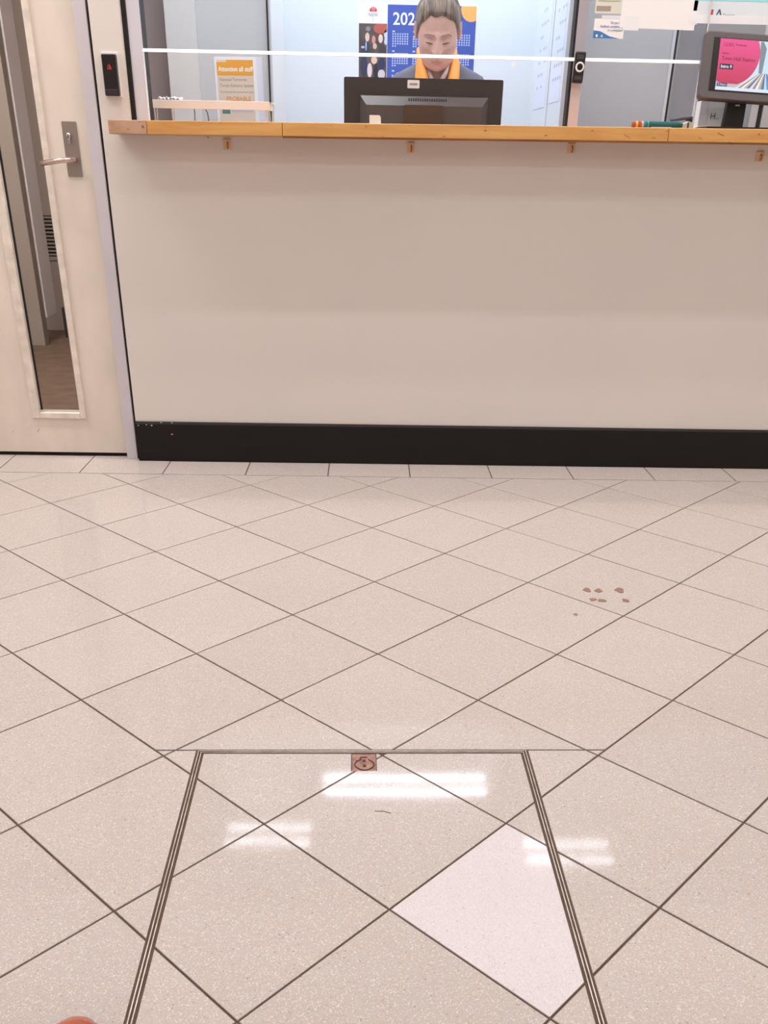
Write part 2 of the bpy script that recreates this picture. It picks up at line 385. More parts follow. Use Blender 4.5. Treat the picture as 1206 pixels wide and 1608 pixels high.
dpart('bead_lip', bx(gx0+bw, gx1-bw+.008, 0.056, 0.066, gz0+bw-.008, gz0+bw-.002), M_silver)
dpart('lock_plate', prism(bmesh.new(), rrect(-1.0095, -0.9615, 0.9385, 1.0965, 0.003), 'y', 0.047, 0.0505), M_steel)
cy_ = at(108, 213, 0.045)
bm = bmesh.new(); cyl(bm, (cy_.x, 0.036, cy_.z), (cy_.x, 0.0475, cy_.z), 0.0088, 20); box(bm, cy_.x-.005, cy_.x+.005, 0.037, 0.0475, cy_.z-.022, cy_.z-.004, bev=.002)
dpart('lock_cylinder', bm, mat('lock_bright_metal', (190, 184, 182), 0.22, metal=0.9), True)
dpart('keyhole', bx(cy_.x-.0012, cy_.x+.0012, 0.0352, 0.0362, cy_.z-.005, cy_.z+.005), M_black)
h0 = at(118, 251, 0.045); h1 = at(64, 256.5, -0.005)
bm = bmesh.new(); tube(bm, [(h0.x, 0.048, h0.z), (h0.x, 0.02, h0.z), (h0.x-.004, 0.003, h0.z), (h0.x-.016, -0.005, h0.z-.0005), (h1.x, -0.005, h1.z)], [.0095, .0085, .0082, .008, .0078], 14)
dpart('lever_handle', bm, mat('lever_pinkish_chrome', (206, 186, 178), 0.18, metal=0.9), True)
dpart('handle_rose', cyl(bmesh.new(), (h0.x, 0.044, h0.z), (h0.x, 0.0475, h0.z), 0.013, 20), M_steel)
bm = bmesh.new()
box(bm, -0.9165, -0.8785, 0.008, 0.12, 0.0, 2.13, bev=.001); box(bm, -1.985, -1.945, 0.008, 0.12, 0.0, 2.13); box(bm, -1.945, -0.9165, 0.008, 0.12, 2.105, 2.13)
tr = st('trim_1', bm, M_alu)                            # aluminium door frame
st('trim_2', bx(-0.8785, -0.868, 0.02, 0.14, 0.0, 2.13), M_black)   # dark gap between frame and wall
q0, q1 = at(47, 30, .0495), at(66, 166, .0495)
dpart('crack_line', prism(bmesh.new(), [(q0.x-.0009, q0.z), (q1.x-.0006, q1.z), (q1.x+.0006, q1.z), (q0.x+.0004, q0.z)], 'y', .0491, .0502), mat('crack_dark', (110, 92, 84), .8))
M_mark = mat('scuff_grey', (170, 152, 140), 0.8)
for px, py, dx, dz in ((60, 676, .004, .007), (20, 678, .002, .004)):
    p = at(px, py, 0.0495); dpart('scuff_mark', prism(bmesh.new(), [(p.x-dx, p.z-dz), (p.x-dx+.0018, p.z-dz), (p.x+dx+.0012, p.z+dz), (p.x+dx, p.z+dz)], 'y', 0.0492, 0.0502), M_mark)
# ------------------------------------------------------------------ structure: corridor behind the door
tag(obj('floor_corridor', bx(-3.2, -.87, 0.048, 3.4, -0.06, -0.001), M_carpet), kind='structure')
st('wall_corridor_back', bx(-3.2, -1.1, 2.90, 2.98, -0.02, CEIL), M_hallgrey)
st('wall_corridor_right', bx(-1.12, -1.05, 0.16, 2.9, -0.02, CEIL), M_hallgrey)
st('wall_corridor_left', bx(-3.3, -3.2, 0.16, 3.4, -0.02, CEIL), M_hallgrey)
st('trim_3', bx(-2.005, -1.925, 2.33, 2.41, -0.001, CEIL, bev=.003), mat('corridor_post_beige', (158, 148, 141), 0.55))
p = empty('wall_panel', (-1.93, 2.42, 0.145)); tag(p, 'bluish white upright panel behind the door glass, its foot clear of the floor', 'panel')
o = obj('panel_board', bx(0.0, 0.012, 0, 0.20, 0, 1.9, bev=.002), M_hallwhite, p)
o = obj('edge_strip', bx(-0.006, 0.0, 0.0, 0.20, 0, 1.9), mat('panel_edge_cream', (176, 166, 156), 0.5), p)
lv = empty('louvre_vent', (-1.90, 2.9, 0.55)); tag(lv, 'louvred vent low on grey corridor wall seen through the door glass', 'vent')
bm = bmesh.new(); box(bm, -.14, .14, -.012, 0, .115, .135); box(bm, -.14, .14, -.012, 0, -.135, -.115); box(bm, -.14, -.125, -.012, 0, -.115, .115); box(bm, .125, .14, -.012, 0, -.115, .115)
obj('vent_frame', bm, M_hallgrey, lv); obj('vent_back', bx(-.125, .125, -.003, -.001, -.115, .115), M_black, lv)
for i in range(11):
    o = obj('slat', bx(-.125, .125, -.006, .006, -.0012, .0012), M_hallgrey, lv); o.location = (0, -.008, -.104+.0208*i); o.rotation_euler = (0.7, 0, 0)
cb = empty('low_cabinet', (-1.62, 2.74, 0)); tag(cb, 'low dark navy cabinet under the louvred vent beyond the door glass', 'cabinet')
obj('cabinet_body', bx(-.27, .30, -.12, .15, 0.0, .175, bev=.004), M_navy, cb); obj('cabinet_leg', bx(-.18, -.165, -.128, -.12, 0.03, .17), M_black, cb)
# ------------------------------------------------------------------ structure: office
YO = 2.0
tag(obj('floor_office', bx(-1.05, 3.0, 0.16, 3.4, -0.02, 0.12), mat('office_carpet_grey', (110, 112, 120), 0.95)), kind='structure')
st('wall_office_back', bx(-1.05, 3.0, YO, YO+.06, 0.1, CEIL), M_owall)
AL, AR = -0.429, 0.8005
LY, RY = 1.288, 1.138
st('wall_office_left', bx(AL-.012, AL, LY+.03, YO, 0.1, CEIL), M_plight)
st('wall_office_right', bx(AR, AR+.04, RY, YO, 0.1, CEIL), M_owall)
wl = empty('wall_partition_left', (0, 0, 0)); wl['kind'] = 'structure'
for nm, a, b_, y, m in (('dark_panel', -1.05, at(261, 60, 1.40).x, 1.40, M_pdark), ('light_panel', at(261, 60, 1.25).x, at(309, 60, 1.25).x, 1.25, M_plight), ('grey_panel', at(309, 60, 1.27).x, at(420, 60, 1.27).x, 1.27, M_pgrey)):
    obj(nm, bx(a, b_, y, y+.05, 0.1, CEIL), m, wl)
obj('edge_trim', bx(at(420.5, 60, 1.25).x, AL, 1.25, LY+.03, 0.1, CEIL), M_pgrey2, wl)
obj('shadow_gap', bx(at(419.6, 60, 1.249).x, at(422.2, 60, 1.249).x, 1.248, 1.252, 0.1, CEIL), M_black, wl)
wr = empty('wall_partition_right', (0, 0, 0)); wr['kind'] = 'structure'
obj('return_edge', bx(AR, at(897, 60, 1.12).x, 1.12, 1.138, 0.1, CEIL), M_pgrey2, wr)
RP = 1.25
x1 = at(1056, 60, RP).x; x2 = at(1063, 60, RP).x; x3 = at(1176, 185, RP).x
obj('grey_panel', bx(0.85, x1, RP, RP+.04, 0.1, CEIL), M_pgrey2, wr)
obj('panel_edge', bx(x1, x2-.006, RP-.006, RP+.04, 0.1, CEIL), M_pgrey, wr)
obj('shadow_gap', bx(x2-.006, x2+.004, RP-.002, RP+.04, 0.1, CEIL), M_black, wr)
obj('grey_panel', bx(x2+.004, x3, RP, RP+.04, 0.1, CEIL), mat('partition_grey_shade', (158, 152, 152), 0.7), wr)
x4 = at(1187, 185, RP).x; x5 = at(1195, 185, RP).x
M_pbeige = mat('partition_beige', (205, 192, 184), 0.6)
obj('beige_panel', bx(x3, x4, RP-.01, RP+.03, 0.1, CEIL), M_pbeige, wr)
obj('shadow_gap', bx(x4, x5, RP, RP+.04, 0.1, CEIL), M_black, wr)
obj('beige_panel', bx(x5, 3.0, RP-.01, RP+.03, 0.1, CEIL), M_pbeige, wr)
# ------------------------------------------------------------------ service window
win = empty('window_1', (0, 0, 0)); win['kind'] = 'structure'
ZT = lambda x: 1.1037+0.0053*x
wx0 = at(218, 0, 0.04).x
obj('side_gasket', bx(-0.7745, -0.7605, 0.022, 0.09, 1.10, 2.25), M_black, win)
obj('frame_post', bx(-0.7605, wx0+.001, 0.03, 0.09, 1.10, 2.25, bev=.0015), M_post, win)
obj('post_gasket', bx(wx0+.001, wx0+.005, 0.035, 0.085, 1.10, 2.25), M_black, win)
rp = at(907, 0, 0.04).x
obj('post_gasket', bx(rp-.002, rp+.005, 0.034, 0.085, 1.11, 2.25), M_black, win)
obj('frame_post', bx(rp+.005, at(925.6, 0, 0.04).x, 0.03, 0.09, 1.11, 2.25, bev=.0015), M_postpink, win)
e0 = at(226, 79, 0.014); e1 = at(1103, 98, 0.014)
def ez(x): return e0.z+(e1.z-e0.z)*(x-e0.x)/(e1.x-e0.x)
bm = prism(bmesh.new(), [(e0.x, ZT(e0.x)), (e1.x, ZT(e1.x)), (e1.x, e1.z), (e0.x, e0.z)], 'y', 0.010, 0.018); obj('lower_pane', bm, M_glass, win)
bm = bmesh.new(); loft(bm, [[(x, .004, z-.0042), (x, .018, z-.0042), (x, .018, z+.0050), (x, .012, z+.0050)] for x, z in ((e0.x-.003, e0.z), (e1.x, e1.z))]); obj('polished_top_edge', bm, M_edge, win)  # front slanted upward to catch light and imitate the edge glow
bm = prism(bmesh.new(), [(e0.x-.003, ZT(e0.x)+.001), (e0.x, ZT(e0.x)+.001), (e0.x, e0.z), (e0.x-.003, e0.z)], 'y', 0.009, 0.019); obj('polished_side_edge', bm, M_edge, win)
bm = prism(bmesh.new(), [(e1.x-.0015, ZT(e1.x)+.001), (e1.x+.0015, ZT(e1.x)+.001), (e1.x+.0015, e1.z+.95), (e1.x-.0015, e1.z+.95)], 'y', 0.0105, 0.018); obj('polished_side_edge', bm, mat('glass_edge_grey', (206, 206, 208), 0.3), win)
bm = prism(bmesh.new(), [(wx0+.006, ez(-.72)+.002), (e1.x, e1.z+.002), (e1.x, 2.25), (wx0+.006, 2.25)], 'y', 0.020, 0.027); obj('upper_pane', bm, M_glass2, win)
obj('side_pane', bx(e1.x+.003, 2.99, 0.020, 0.027, ZT(1.1)+.012, 2.25), M_glass2, win)
# ------------------------------------------------------------------ counter top
ct = empty('counter_top', (0, 0, 1.1037), (0, -0.0053, 0)); tag(ct, 'long worn orange timber counter top with a paler end block, on the cream wall', 'counter')
jx = [-0.815, at(230, 198, -.135).x, at(443, 198, -.135).x, at(1050, 210, -.135).x, 2.98]
obj('end_block', bx(jx[0], jx[1]-.0006, -0.135, 0.20, -0.0375, 0, bev=.002), M_woodend, ct)
for a, b_ in ((jx[1], jx[2]), (jx[2], jx[3]), (jx[3], jx[4])):
    obj('edge_board', bx(a+.0005, b_-.0005, -0.135, -0.105, -0.0375, 0, bev=.002), M_wood, ct)
obj('top_board', bx(jx[1], jx[4], -0.105, 0.20, -0.0375, -0.0002), M_wood, ct)
obj('under_batten', bx(jx[2], jx[4], -0.128, -0.112, -0.0425, -0.0375), wood_mat('batten_timber', (176, 120, 72), (150, 96, 54), 4, (1, 8, 8)), ct)
M_nick = mat('wood_nick_dark', (158, 106, 62), .8)
for px, py, a, h in ((1132, 211, .011, .0013), (1192, 211, .003, .002), (1048, 206, .003, .0014), (930, 205, .004, .001), (985, 214, .012, .0006), (762, 205, .003, .0022), (575, 199, .002, .002), (697, 214, .004, .001), (224, 199, .0035, .004), (1100, 217, .006, .0008)):
    q = at(px, py, -.1355)-ct.location; o = obj('nick', bx(-a, a, -.0006, .0006, -h, h), M_nick, ct); o.location = (q.x, -.1349, q.z-.0053*q.x); o.rotation_euler = (0, random.uniform(-.3, .5), 0)
# hook plates screwed to the wall under the counter
for i, (px, py, lab) in enumerate(((357, 227, 'small tan hook plate under the counter, leftmost of the four'), (645, 232, 'small tan hook plate under the counter, below the monitor'),
        (897, 233, 'small tan hook plate under the counter, below the round black doorbell'), (1193, 246, 'small tan hook plate under the counter, rightmost and lowest of the four'))):
    p = at(px, py, 0.0); t = empty('hook_plate', (p.x, 0, p.z)); tag(t, lab, 'hook', 'hook plates under the counter')
    obj('plate', prism(bmesh.new(), rrect(-.0125, .0125, -.015, .015, .002), 'y', -.003, 0), M_tan, t)
    obj('hook', tube(bmesh.new(), [(0.002, -.003, .006), (0.002, -.010, .004), (0.002, -.013, -.004), (0.002, -.010, -.010), (0.002, -.005, -.010)], .0022, 8), mat('hook_brown', (150, 104, 74), 0.4), t, True)
    obj('top_lip', bx(-.0125, .0125, -.005, 0, .0125, .015), mat('hook_lip_tan', (206, 166, 130), .5), t)
p = at(327, 216, 0); sp = obj('nail', cyl(bmesh.new(), (p.x, -.012, p.z), (p.x, 0, p.z), .0016, 8), mat('rusty_nail', (120, 80, 60), .6)); tag(sp, 'tiny brown nail in the cream wall beside the leftmost hook plate', 'nail')
# ------------------------------------------------------------------ access cover in the floor
ac = empty('access_cover', (T0[0], T0[1], 0), (0, 0, TH)); tag(ac, 'metal-framed floor access cover filled with tiles, one of them whiter', 'floor hatch')
def ring(x0, x1, y0, y1, wd, z0, z1):
    bm = bmesh.new()
    box(bm, x0, x1, y1-wd, y1, z0, z1); box(bm, x0, x1, y0, y0+wd, z0, z1); box(bm, x0, x0+wd, y0+wd, y1-wd, z0, z1); box(bm, x1-wd, x1, y0+wd, y1-wd, z0, z1)
    return bm
obj('outer_frame', ring(CX0+.0024, CX1-.0024, CY0+.0018, CY1-.0018, .0017, -.006, .0004), M_trim, ac)
obj('inner_frame', ring(CX0+.0078, CX1-.0078, CY0+.0068, CY1-.0068, .0017, -.006, .0003), M_trim, ac)
obj('gap_bed', bx(CX0, CX1, CY0, CY1, -.008, -.0045), M_black, ac)
kx0, kx1, ky0, ky1 = -.0610, -.0115, .584, .6445
for poly, c, r in cover_polys:
    # the lifting plate sits in a square cut-out: split tiles around it
    pieces = [poly]
    if max(p[0] for p in poly) > kx0 and min(p[0] for p in poly) < kx1 and max(p[1] for p in poly) > ky0:
        mid = clip(clip(poly, -1, 0, -kx0), 1, 0, kx1)
        pieces = [clip(poly, 1, 0, kx0), clip(poly, -1, 0, -kx1), clip(mid, 0, 1, ky0)]
    merged = [q for q in pieces if len(q) > 2 and parea(q) > 2e-5]
    bm = bmesh.new()
    # one tile = one mesh even where the cut-out splits its outline
    cx = sum(p[0] for p in poly)/len(poly); cy = sum(p[1] for p in poly)/len(poly)
    outer = inset(poly, JT)
    if len(outer) < 3: continue
    for q in merged:
        q2 = outer
        for (p_, n_) in zip(q, q[1:]+q[:1]):
            ex, ey = n_[0]-p_[0], n_[1]-p_[1]; L = math.hypot(ex, ey)
            if L < 1e-6: continue
            q2 = clip(q2, ey/L, -ex/L, (ey*p_[0]-ex*p_[1])/L)
            if len(q2) < 3: break
        if len(q2) > 2 and parea(q2) > 1e-5: prism(bm, [(p[0]-cx, p[1]-cy) for p in q2], 'z', -.006, 0.0)
    o = obj('tile', bm, M_tilew if (c, r) == (1, 1) else M_tile, ac); o.location = (cx, cy, 0); o.rotation_euler = (random.uniform(-.001, .001), random.uniform(-.001, .001), 0)
    if (c, r) == (1, 1): o['label'] = 'whiter tile in the cover'
M_rust = mat('rusty_brown_metal', (158, 118, 104), 0.5, metal=0.3, noise=(90, 0.4, 5, (1, 1, 1)))
M_rustd = mat('rust_dark', (84, 50, 38), 0.7)
lp = obj('lifting_plate', bx(kx0+.002, kx1-.0015, ky0+.002, ky1-.001, -.0045, -.0022), M_rust, ac)
bm = bmesh.new(); kcx, kcy = (kx0+kx1)/2+.001, (ky0+ky1)/2-.006
N = 26; path = [(kcx+.0165*math.cos(t)*(1+.12*math.cos(2*t)), kcy+.019*math.sin(t), -.0018) for t in [PI*0.62+2*PI*.86*i/N for i in range(N+1)]]
tube(bm, path, .0013, 6); obj('raised_rim', bm, M_rustd, lp)
bm = bmesh.new(); tube(bm, [(kcx-.0165, kcy+.012, -.0018), (kcx-.009, kcy+.014, -.0018), (kcx-.008, kcy+.024, -.0018), (kcx+.006, kcy+.025, -.0018)], .0012, 6); obj('raised_rim', bm, M_rustd, lp)
for dx, dy in ((0.0, -.004), (-.0005, .013)):
    obj('screw_hole', cyl(bmesh.new(), (kcx+dx, kcy+dy, -.0026), (kcx+dx, kcy+dy, -.0008), .0033, 10), M_rustd, lp)
p0 = atz(588, 1273.5, 0.001); p1 = atz(602, 1273.5, .001); p2 = atz(614, 1277, .001); p3 = atz(608, 1275, .001)
inv = ac.matrix_basis.inverted()
obj('scuff_hair', tube(bmesh.new(), [inv @ p for p in (p0, p1, p3, p2)], .0006, 5), mat('hair_brown', (140, 122, 108), .8), ac)
# ------------------------------------------------------------------ pier: card reader, intercom
p = at(173, 118, -.02); rd = empty('card_reader', (p.x+.0005, 0, p.z)); tag(rd, 'black wall card reader with a red glowing symbol, beside the door', 'card reader')
obj('reader_body', bx(-.0225, .0225, -.022, 0, -.055, .055, bev=.003), mat('reader_black', (34, 27, 28), .3), rd)
obj('reader_face', bx(-.0195, .0185, -.0232, -.0215, -.048, .052, bev=.001), mat('reader_gloss', (26, 20, 22), .16), rd)
obj('sensor_lip', bx(-.02, .02, -.026, -.0215, -.053, -.037, bev=.0025), mat('reader_lip', (44, 36, 38), .3), rd)
M_red = emis_mat('red_led', (235, 36, 40), 0.9)
o = obj('status_light', tube(bmesh.new(), [(-.0045, -.0236, .014), (-.0035, -.0236, .023), (.0, -.0236, .028), (.0035, -.0236, .023), (.005, -.0236, .014)], .0009, 6), M_red, rd)
obj('status_light', tube(bmesh.new(), [(0, -.0236, .014), (.0015, -.0236, .023)], .0011, 6), M_red, rd)
obj('back_plate', bx(-.025, .0265, -.006, 0, -.057, .061, bev=.001), M_white, rd)
p = at(909.5, 106, -.004); bell = empty('doorbell', (p.x, 0.0085, p.z), (0, math.radians(2), 0)); tag(bell, 'small black doorbell with a white ring, stuck on the glass', 'doorbell')
obj('bell_body', bx(-.0165, .0165, -.016, 0, -.0415, .0415, bev=.004), M_dark, bell)
bm = bmesh.new()
rings = [[(rr*math.cos(2*PI*i/28), y, rr*math.sin(2*PI*i/28)) for i in range(28)] for rr, y in ((.0138, -.0155), (.0138, -.018), (.0092, -.018), (.0092, -.0155))]
loft(bm, rings, cap=False); o = obj('button_ring', bm, M_white, bell, True); o.location = (0.001, 0, .001)
o = obj('lens', cyl(bmesh.new(), (.001, -.0165, .001), (.001, -.0175, .001), .0088, 24), mat('lens_black', (8, 8, 9), .1), bell)
obj('speaker_grille', bx(-.011, .011, -.0168, -.0155, .022, .033, bev=.0005), mat('grille_grey', (60, 54, 56), .5), bell)
obj('speaker_grille', bx(-.011, .011, -.0168, -.0155, -.033, -.023, bev=.0005), MATS['grille_grey'], bell)
# ------------------------------------------------------------------ things on the counter
# low white document shelf at the left
y0 = 0.10; a0 = at(237, 156, y0); a1 = at(423, 157, y0); zb = at(300, 171, y0).z
sh = empty('desk_shelf', (0, 0, 0)); tag(sh, 'low white desk shelf on thin bent legs, left end of counter behind glass', 'shelf')
obj('shelf_top', bx(a0.x, a1.x+.01, y0+.004, y0+.085, a0.z-.005, a0.z-.001), M_white, sh)
obj('front_lip', bx(a0.x, a1.x, y0, y0+.004, zb, a0.z, bev=.001), M_shelf, sh)
obj('side_lip', bx(a1.x, a1.x+.004, y0+.004, y0+.085, zb, a0.z-.001), M_white, sh)
for x, y in ((a0.x+.012, y0+.006), (a1.x-.012, y0+.006), (a0.x+.055, y0+.075), (a1.x-.002, y0+.075)):
    zt = ZT(x)+.0012
    obj('leg', tube(bmesh.new(), [(x-.0045, y, zb+.004), (x-.003, y, zt+.006), (x, y, zt+.0014), (x+.003, y, zt+.006), (x+.0045, y, zb+.004)], .0014, 6), M_white, sh)
cr = bmesh.new()
bmesh.ops.create_grid(cr, x_segments=16, y_segments=8, size=0.5)
for v in cr.verts: v.co = Vector((v.co.x*.075, v.co.y*.045, .003+.0055*random.random()+.003*math.sin(v.co.x*40)))
p = at(268, 154, y0+.03); o = obj('crumpled_tissue', cr, M_paper); o.location = (p.x, y0+.03, a0.z-.0012)
md = o.modifiers.new('thick', 'SOLIDIFY'); md.thickness = .001
tag(o, 'crumpled white tissue lying on the low white desk shelf', 'tissue')
M_cable = mat('cable_dark', (60, 54, 56), .5)
for nm, pts, lab in (('cable', ((305, 171), (306, 180), (306, 190)), 'thin dark straight cable hanging behind the low white shelf'), ('cable', ((323, 172), (326, 178), (328, 190)), 'thin dark curved cable hanging behind the low white shelf')):
    P = [at(a, b_, 0.235) for a, b_ in pts]; P = [P[0]+Vector((0, 0, .0))]+P[1:]+[Vector((P[-1].x, 0.235, 0.845))]
    P = [Vector((P[0].x, .2355, zb+.004)), *P]; o = obj(nm, tube(bmesh.new(), P, .0016, 6), M_cable); tag(o, lab, 'cable')
# business card by the monitor
p = at(590, 187, .17); wc = empty('card_holder', (p.x, .17, ZT(p.x)+.0003)); tag(wc, 'small white card holder on the counter before the monitor', 'card holder')
hz = at(590, 181, .17).z-ZT(p.x)
obj('back_plate', prism(bmesh.new(), [(-.021, 0), (.022, 0), (.018, .004), (.017, hz-.006), (.013, hz), (-.021, hz)], 'y', -.002, .002), M_white, wc)
obj('foot', bx(-.021, .022, -.014, .014, 0, .0025), M_white, wc)
# striped soft pencil roll
q0 = at(992, 199, .07); q1 = at(1071, 199, .07); rr = .0115
pr = empty('cloth_roll', (q0.x, .07, ZT(q0.x+.08)+rr), (0, -.0053, 0)); tag(pr, 'teal rolled cloth with orange, yellow and white bands at its left end', 'cloth')
Lr = q1.x-q0.x; bands = [(.0, .010, (176, 92, 56), 'band_rust'), (.010, .018, (240, 190, 96), 'band_yellow'), (.018, .025, (196, 84, 52), 'band_orange'), (.025, .031, (214, 104, 60), 'band_orange_light'), (.031, .035, (236, 230, 222), 'band_white'), (.035, .041, (72, 156, 168), 'band_blue'), (.041, .049, (40, 126, 128), 'band_teal'), (.049, .053, (108, 186, 190), 'band_aqua')]
for x0, x1, cc, nm in bands:
    bm = bmesh.new(); k = Lr/.163; r0 = rr*(0.8 if x0 == 0 else 1)
    tube(bm, [(x0*k, 0, 0), ((x0+.0015)*k, 0, 0), ((x1-.0015)*k, 0, 0), (x1*k, 0, 0)], [r0*.86, r0, rr, rr*.9], 14); obj('colour_band', bm, mat('cloth_'+nm, cc, .8), pr, True)
k = Lr/.163; bm = bmesh.new(); tube(bm, [(.053*k, 0, 0), (.058*k, 0, 0), (.1*k, 0, .0), (.15*k, 0, 0), (.163*k, 0, 0)], [rr*.92, rr, rr*.97, rr*.9, rr*.5], 14); obj('teal_roll', bm, mat('cloth_teal_long', (26, 104, 104), .8, noise=(30, .3, 3, (.4, 3, 3))), pr, True)
obj('lower_fold', bx(.06*k, .125*k, -rr-.003, -rr*.3, -rr, -rr*.45, bev=.001), mat('cloth_grey', (196, 196, 202), .8), pr)
# small white gadget and box
p = at(1075, 196, .09); g = empty('tape_dispenser', (p.x, .09, ZT(p.x)+.0003)); tag(g, 'small white tape dispenser on the counter right of the teal cloth', 'tape dispenser')
obj('dispenser_body', prism(bmesh.new(), [(-.016, 0), (.020, 0), (.020, .022), (.008, .024), (-.004, .018), (-.016, .016)], 'y', -.012, .012), M_white, g)
obj('dark_slot', bx(.006, .010, -.0135, -.012, 0.003, .020), M_black, g)
bq0 = at(1097, 203, .085); bq1 = at(1147, 203, .085); bt = at(1100, 158, .085).z
b = empty('white_box', ((bq0.x+bq1.x)/2, .12, ZT(1.1)+.0004), (0, 0, math.radians(-4))); tag(b, 'white cardboard box with a handwritten mark, behind the customer display stand', 'box')
hw = (bq1.x-bq0.x)/2; hh = bt-ZT(1.1)
obj('box_body', bx(-hw, hw, -.03, .05, 0, hh, bev=.001), M_paper, b)
obj('corner_flap', bx(-hw-.001, -hw+.026, -.0312, -.03, 0.0, hh), mat('box_flap', (226, 224, 236), .6), b)
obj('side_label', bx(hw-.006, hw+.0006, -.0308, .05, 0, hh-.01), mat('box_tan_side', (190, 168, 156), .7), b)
text('handwriting', 'H..', .026, (-hw*.35, -.0314, hh*.38), mat('ink_grey', (96, 92, 100), .7), b)
# customer display on a stand
cd0 = at(1131, 170, -.02)
ds = empty('customer_display', (1.175, -.005, ZT(1.175)+.0004), (0, 0, math.radians(0))); tag(ds, 'grey customer display on black stand showing a pink station screen', 'display screen')
obj('base_plate', prism(bmesh.new(), rrect(-.115, .115, -.085, .07, .02), 'z', 0.0008, .0055), M_dark, ds)
sb = prism(bmesh.new(), [(-.034, .004), (.030, .004), (.028, .16), (-.028, .16)], 'y', .022, .046); obj('stand_post', sb, mat('stand_black', (24, 18, 18), .45), ds)
tilt, rol = math.radians(17), math.radians(2.4)
pc = at(1131, 61, -.02)
dw, dh = 0.286, 0.190
# panel local frame: x right, z up, centre; top-left outer corner seen at (1104,46), bottom-left at (1097,157)
tl = at(1104, 46.5, .0); bl = at(1097.5, 157, -.05)
ctr = (tl+bl)/2+Vector((dw/2*math.cos(rol), 0, -dw/2*math.sin(rol)))
pn = obj('panel_housing', prism(bmesh.new(), rrect(-dw/2, dw/2, -dh/2, dh/2, .014, 6), 'y', -.008, .016), M_frame, ds)
Rm = Matrix.Rotation(rol, 4, 'Y') @ Matrix.Rotation(-tilt, 4, 'X')
pn.matrix_basis = Matrix.Translation(ctr-ds.location) @ Rm
ix0, ix1, iz0, iz1 = -dw/2+.031, dw/2-.031, -dh/2+.0235, dh/2-.0185
md = pn.modifiers.new('bev', 'BEVEL'); md.width = .004; md.segments = 2; md.limit_method = 'ANGLE'
obj('screen_bezel', prism(bmesh.new(), rect(ix0-.001, ix1+.012, iz0, iz1), 'y', -.0095, -.0075), mat('bezel_black', (16, 11, 14), .25), pn)
sx0 = ix0+.0185
def scr(nm, pts, rgb, lay, s=0.95): return obj(nm, prism(bmesh.new(), pts, 'y', -.0102-.0003*lay, -.0095), emis_mat('screen_'+nm, rgb, s), pn)
sz0, sz1, sx1 = iz0+.003, iz1-.003, ix1
scr('screen_sky', rect(sx0, sx1, sz0, sz1), (206, 232, 250), 0)
W_, H_ = sx1-sx0, sz1-sz0
def sp_(u, v): return (sx0+W_*u, sz0+H_*v)
for i, (u0, u1, t0, t1, cc) in enumerate(((.0, .30, .02, .36, (176, 178, 206)), (.02, .26, .14, .20, (226, 216, 212)), (.0, .11, .19, .30, (104, 128, 196)), (.1, .45, .06, .14, (196, 190, 196)))):
    scr('screen_photo', [sp_(u0, t0), sp_(u1, t0), sp_(u1, t1), sp_(u0, t1)], cc, 1+i*.2)
for i in range(16):                                            # converging platform perspective
    u0 = .30+.045*i; cc = ((236, 228, 226), (150, 142, 150), (246, 240, 236), (198, 176, 150), (84, 118, 170))[i % 5]
    vx, vz = .74, .46
    if i > 8: cc = ((72, 120, 180), (196, 220, 240), (110, 150, 200))[i % 3]
    scr('screen_photo', [sp_(u0, .06), sp_(u0+.05, .06), sp_(u0+.05+(vx-u0)*.78, .06+(vz-.06)*.78), sp_(u0+(vx-u0)*.78, .06+(vz-.06)*.78)], cc, 2+.02*i)
scr('screen_photo', [sp_(.64, .35), sp_(.69, .35), sp_(.72, .86), sp_(.665, .99), sp_(.62, .99)], (132, 140, 150), 1.5)
scr('screen_photo', [sp_(.0, .0), sp_(1, .0), sp_(1, .06), sp_(0, .06)], (226, 236, 250), 3)
# pink disc clipped to the screen
pc_ = []
for i in range(72):
    t = 2*PI*i/72; u = sx0+W_*.20+.088*math.cos(t); v = sz0+H_*.72+.088*math.sin(t); pc_.append((u, v))
pc_ = clip(clip(clip(pc_, -1, 0, -sx0), 0, 1, sz1), 0, -1, -(sz0+H_*.13))
mp = emis_mat('screen_pink', (232, 62, 120), .95); nt = mp.node_tree; tc = nt.nodes.new('ShaderNodeTexCoord'); sx = nt.nodes.new('ShaderNodeSeparateXYZ'); nt.links.new(tc.outputs['Object'], sx.inputs[0])
rg = nt.nodes.new('ShaderNodeMapRange'); rg.inputs[1].default_value = sz0; rg.inputs[2].default_value = sz1; nt.links.new(sx.outputs['Z'], rg.inputs[0])
cr_ = nt.nodes.new('ShaderNodeValToRGB'); cr_.color_ramp.elements[0].color = (*lin((196, 40, 74)), 1); cr_.color_ramp.elements[1].color = (*lin((240, 78, 146)), 1); nt.links.new(rg.outputs[0], cr_.inputs[0]); nt.links.new(cr_.outputs[0], nt.nodes['Principled BSDF'].inputs['Emission Color'])
obj('screen_disc', prism(bmesh.new(), pc_, 'y', -.0115, -.0095), mp, pn)
M_scrt = emis_mat('screen_text_dark', (120, 14, 60), .9); M_scrw = emis_mat('screen_text_white', (236, 236, 250), .9); M_scrn = emis_mat('screen_navy', (44, 20, 50), .8)
def stx(body, size, u, v, m, off=0): return text('screen_lettering', body, size, (sx0+W_*u, -.0119, sz0+H_*v), m, pn, off=off)
stx('12:50', .0135, .045, .855, M_scrt); stx('|', .012, .20, .855, M_scrt); stx('Wednesday', .0075, .235, .875, M_scrt); stx('Station', .0075, .045, .70, M_scrt); stx('Town Hall Station', .0145, .045, .585, M_scrt, .0001)
obj('screen_label', prism(bmesh.new(), [sp_(.03, .405), sp_(.235, .405), sp_(.235, .51), sp_(.03, .51)], 'y', -.0117, -.0095), M_scrn, pn)
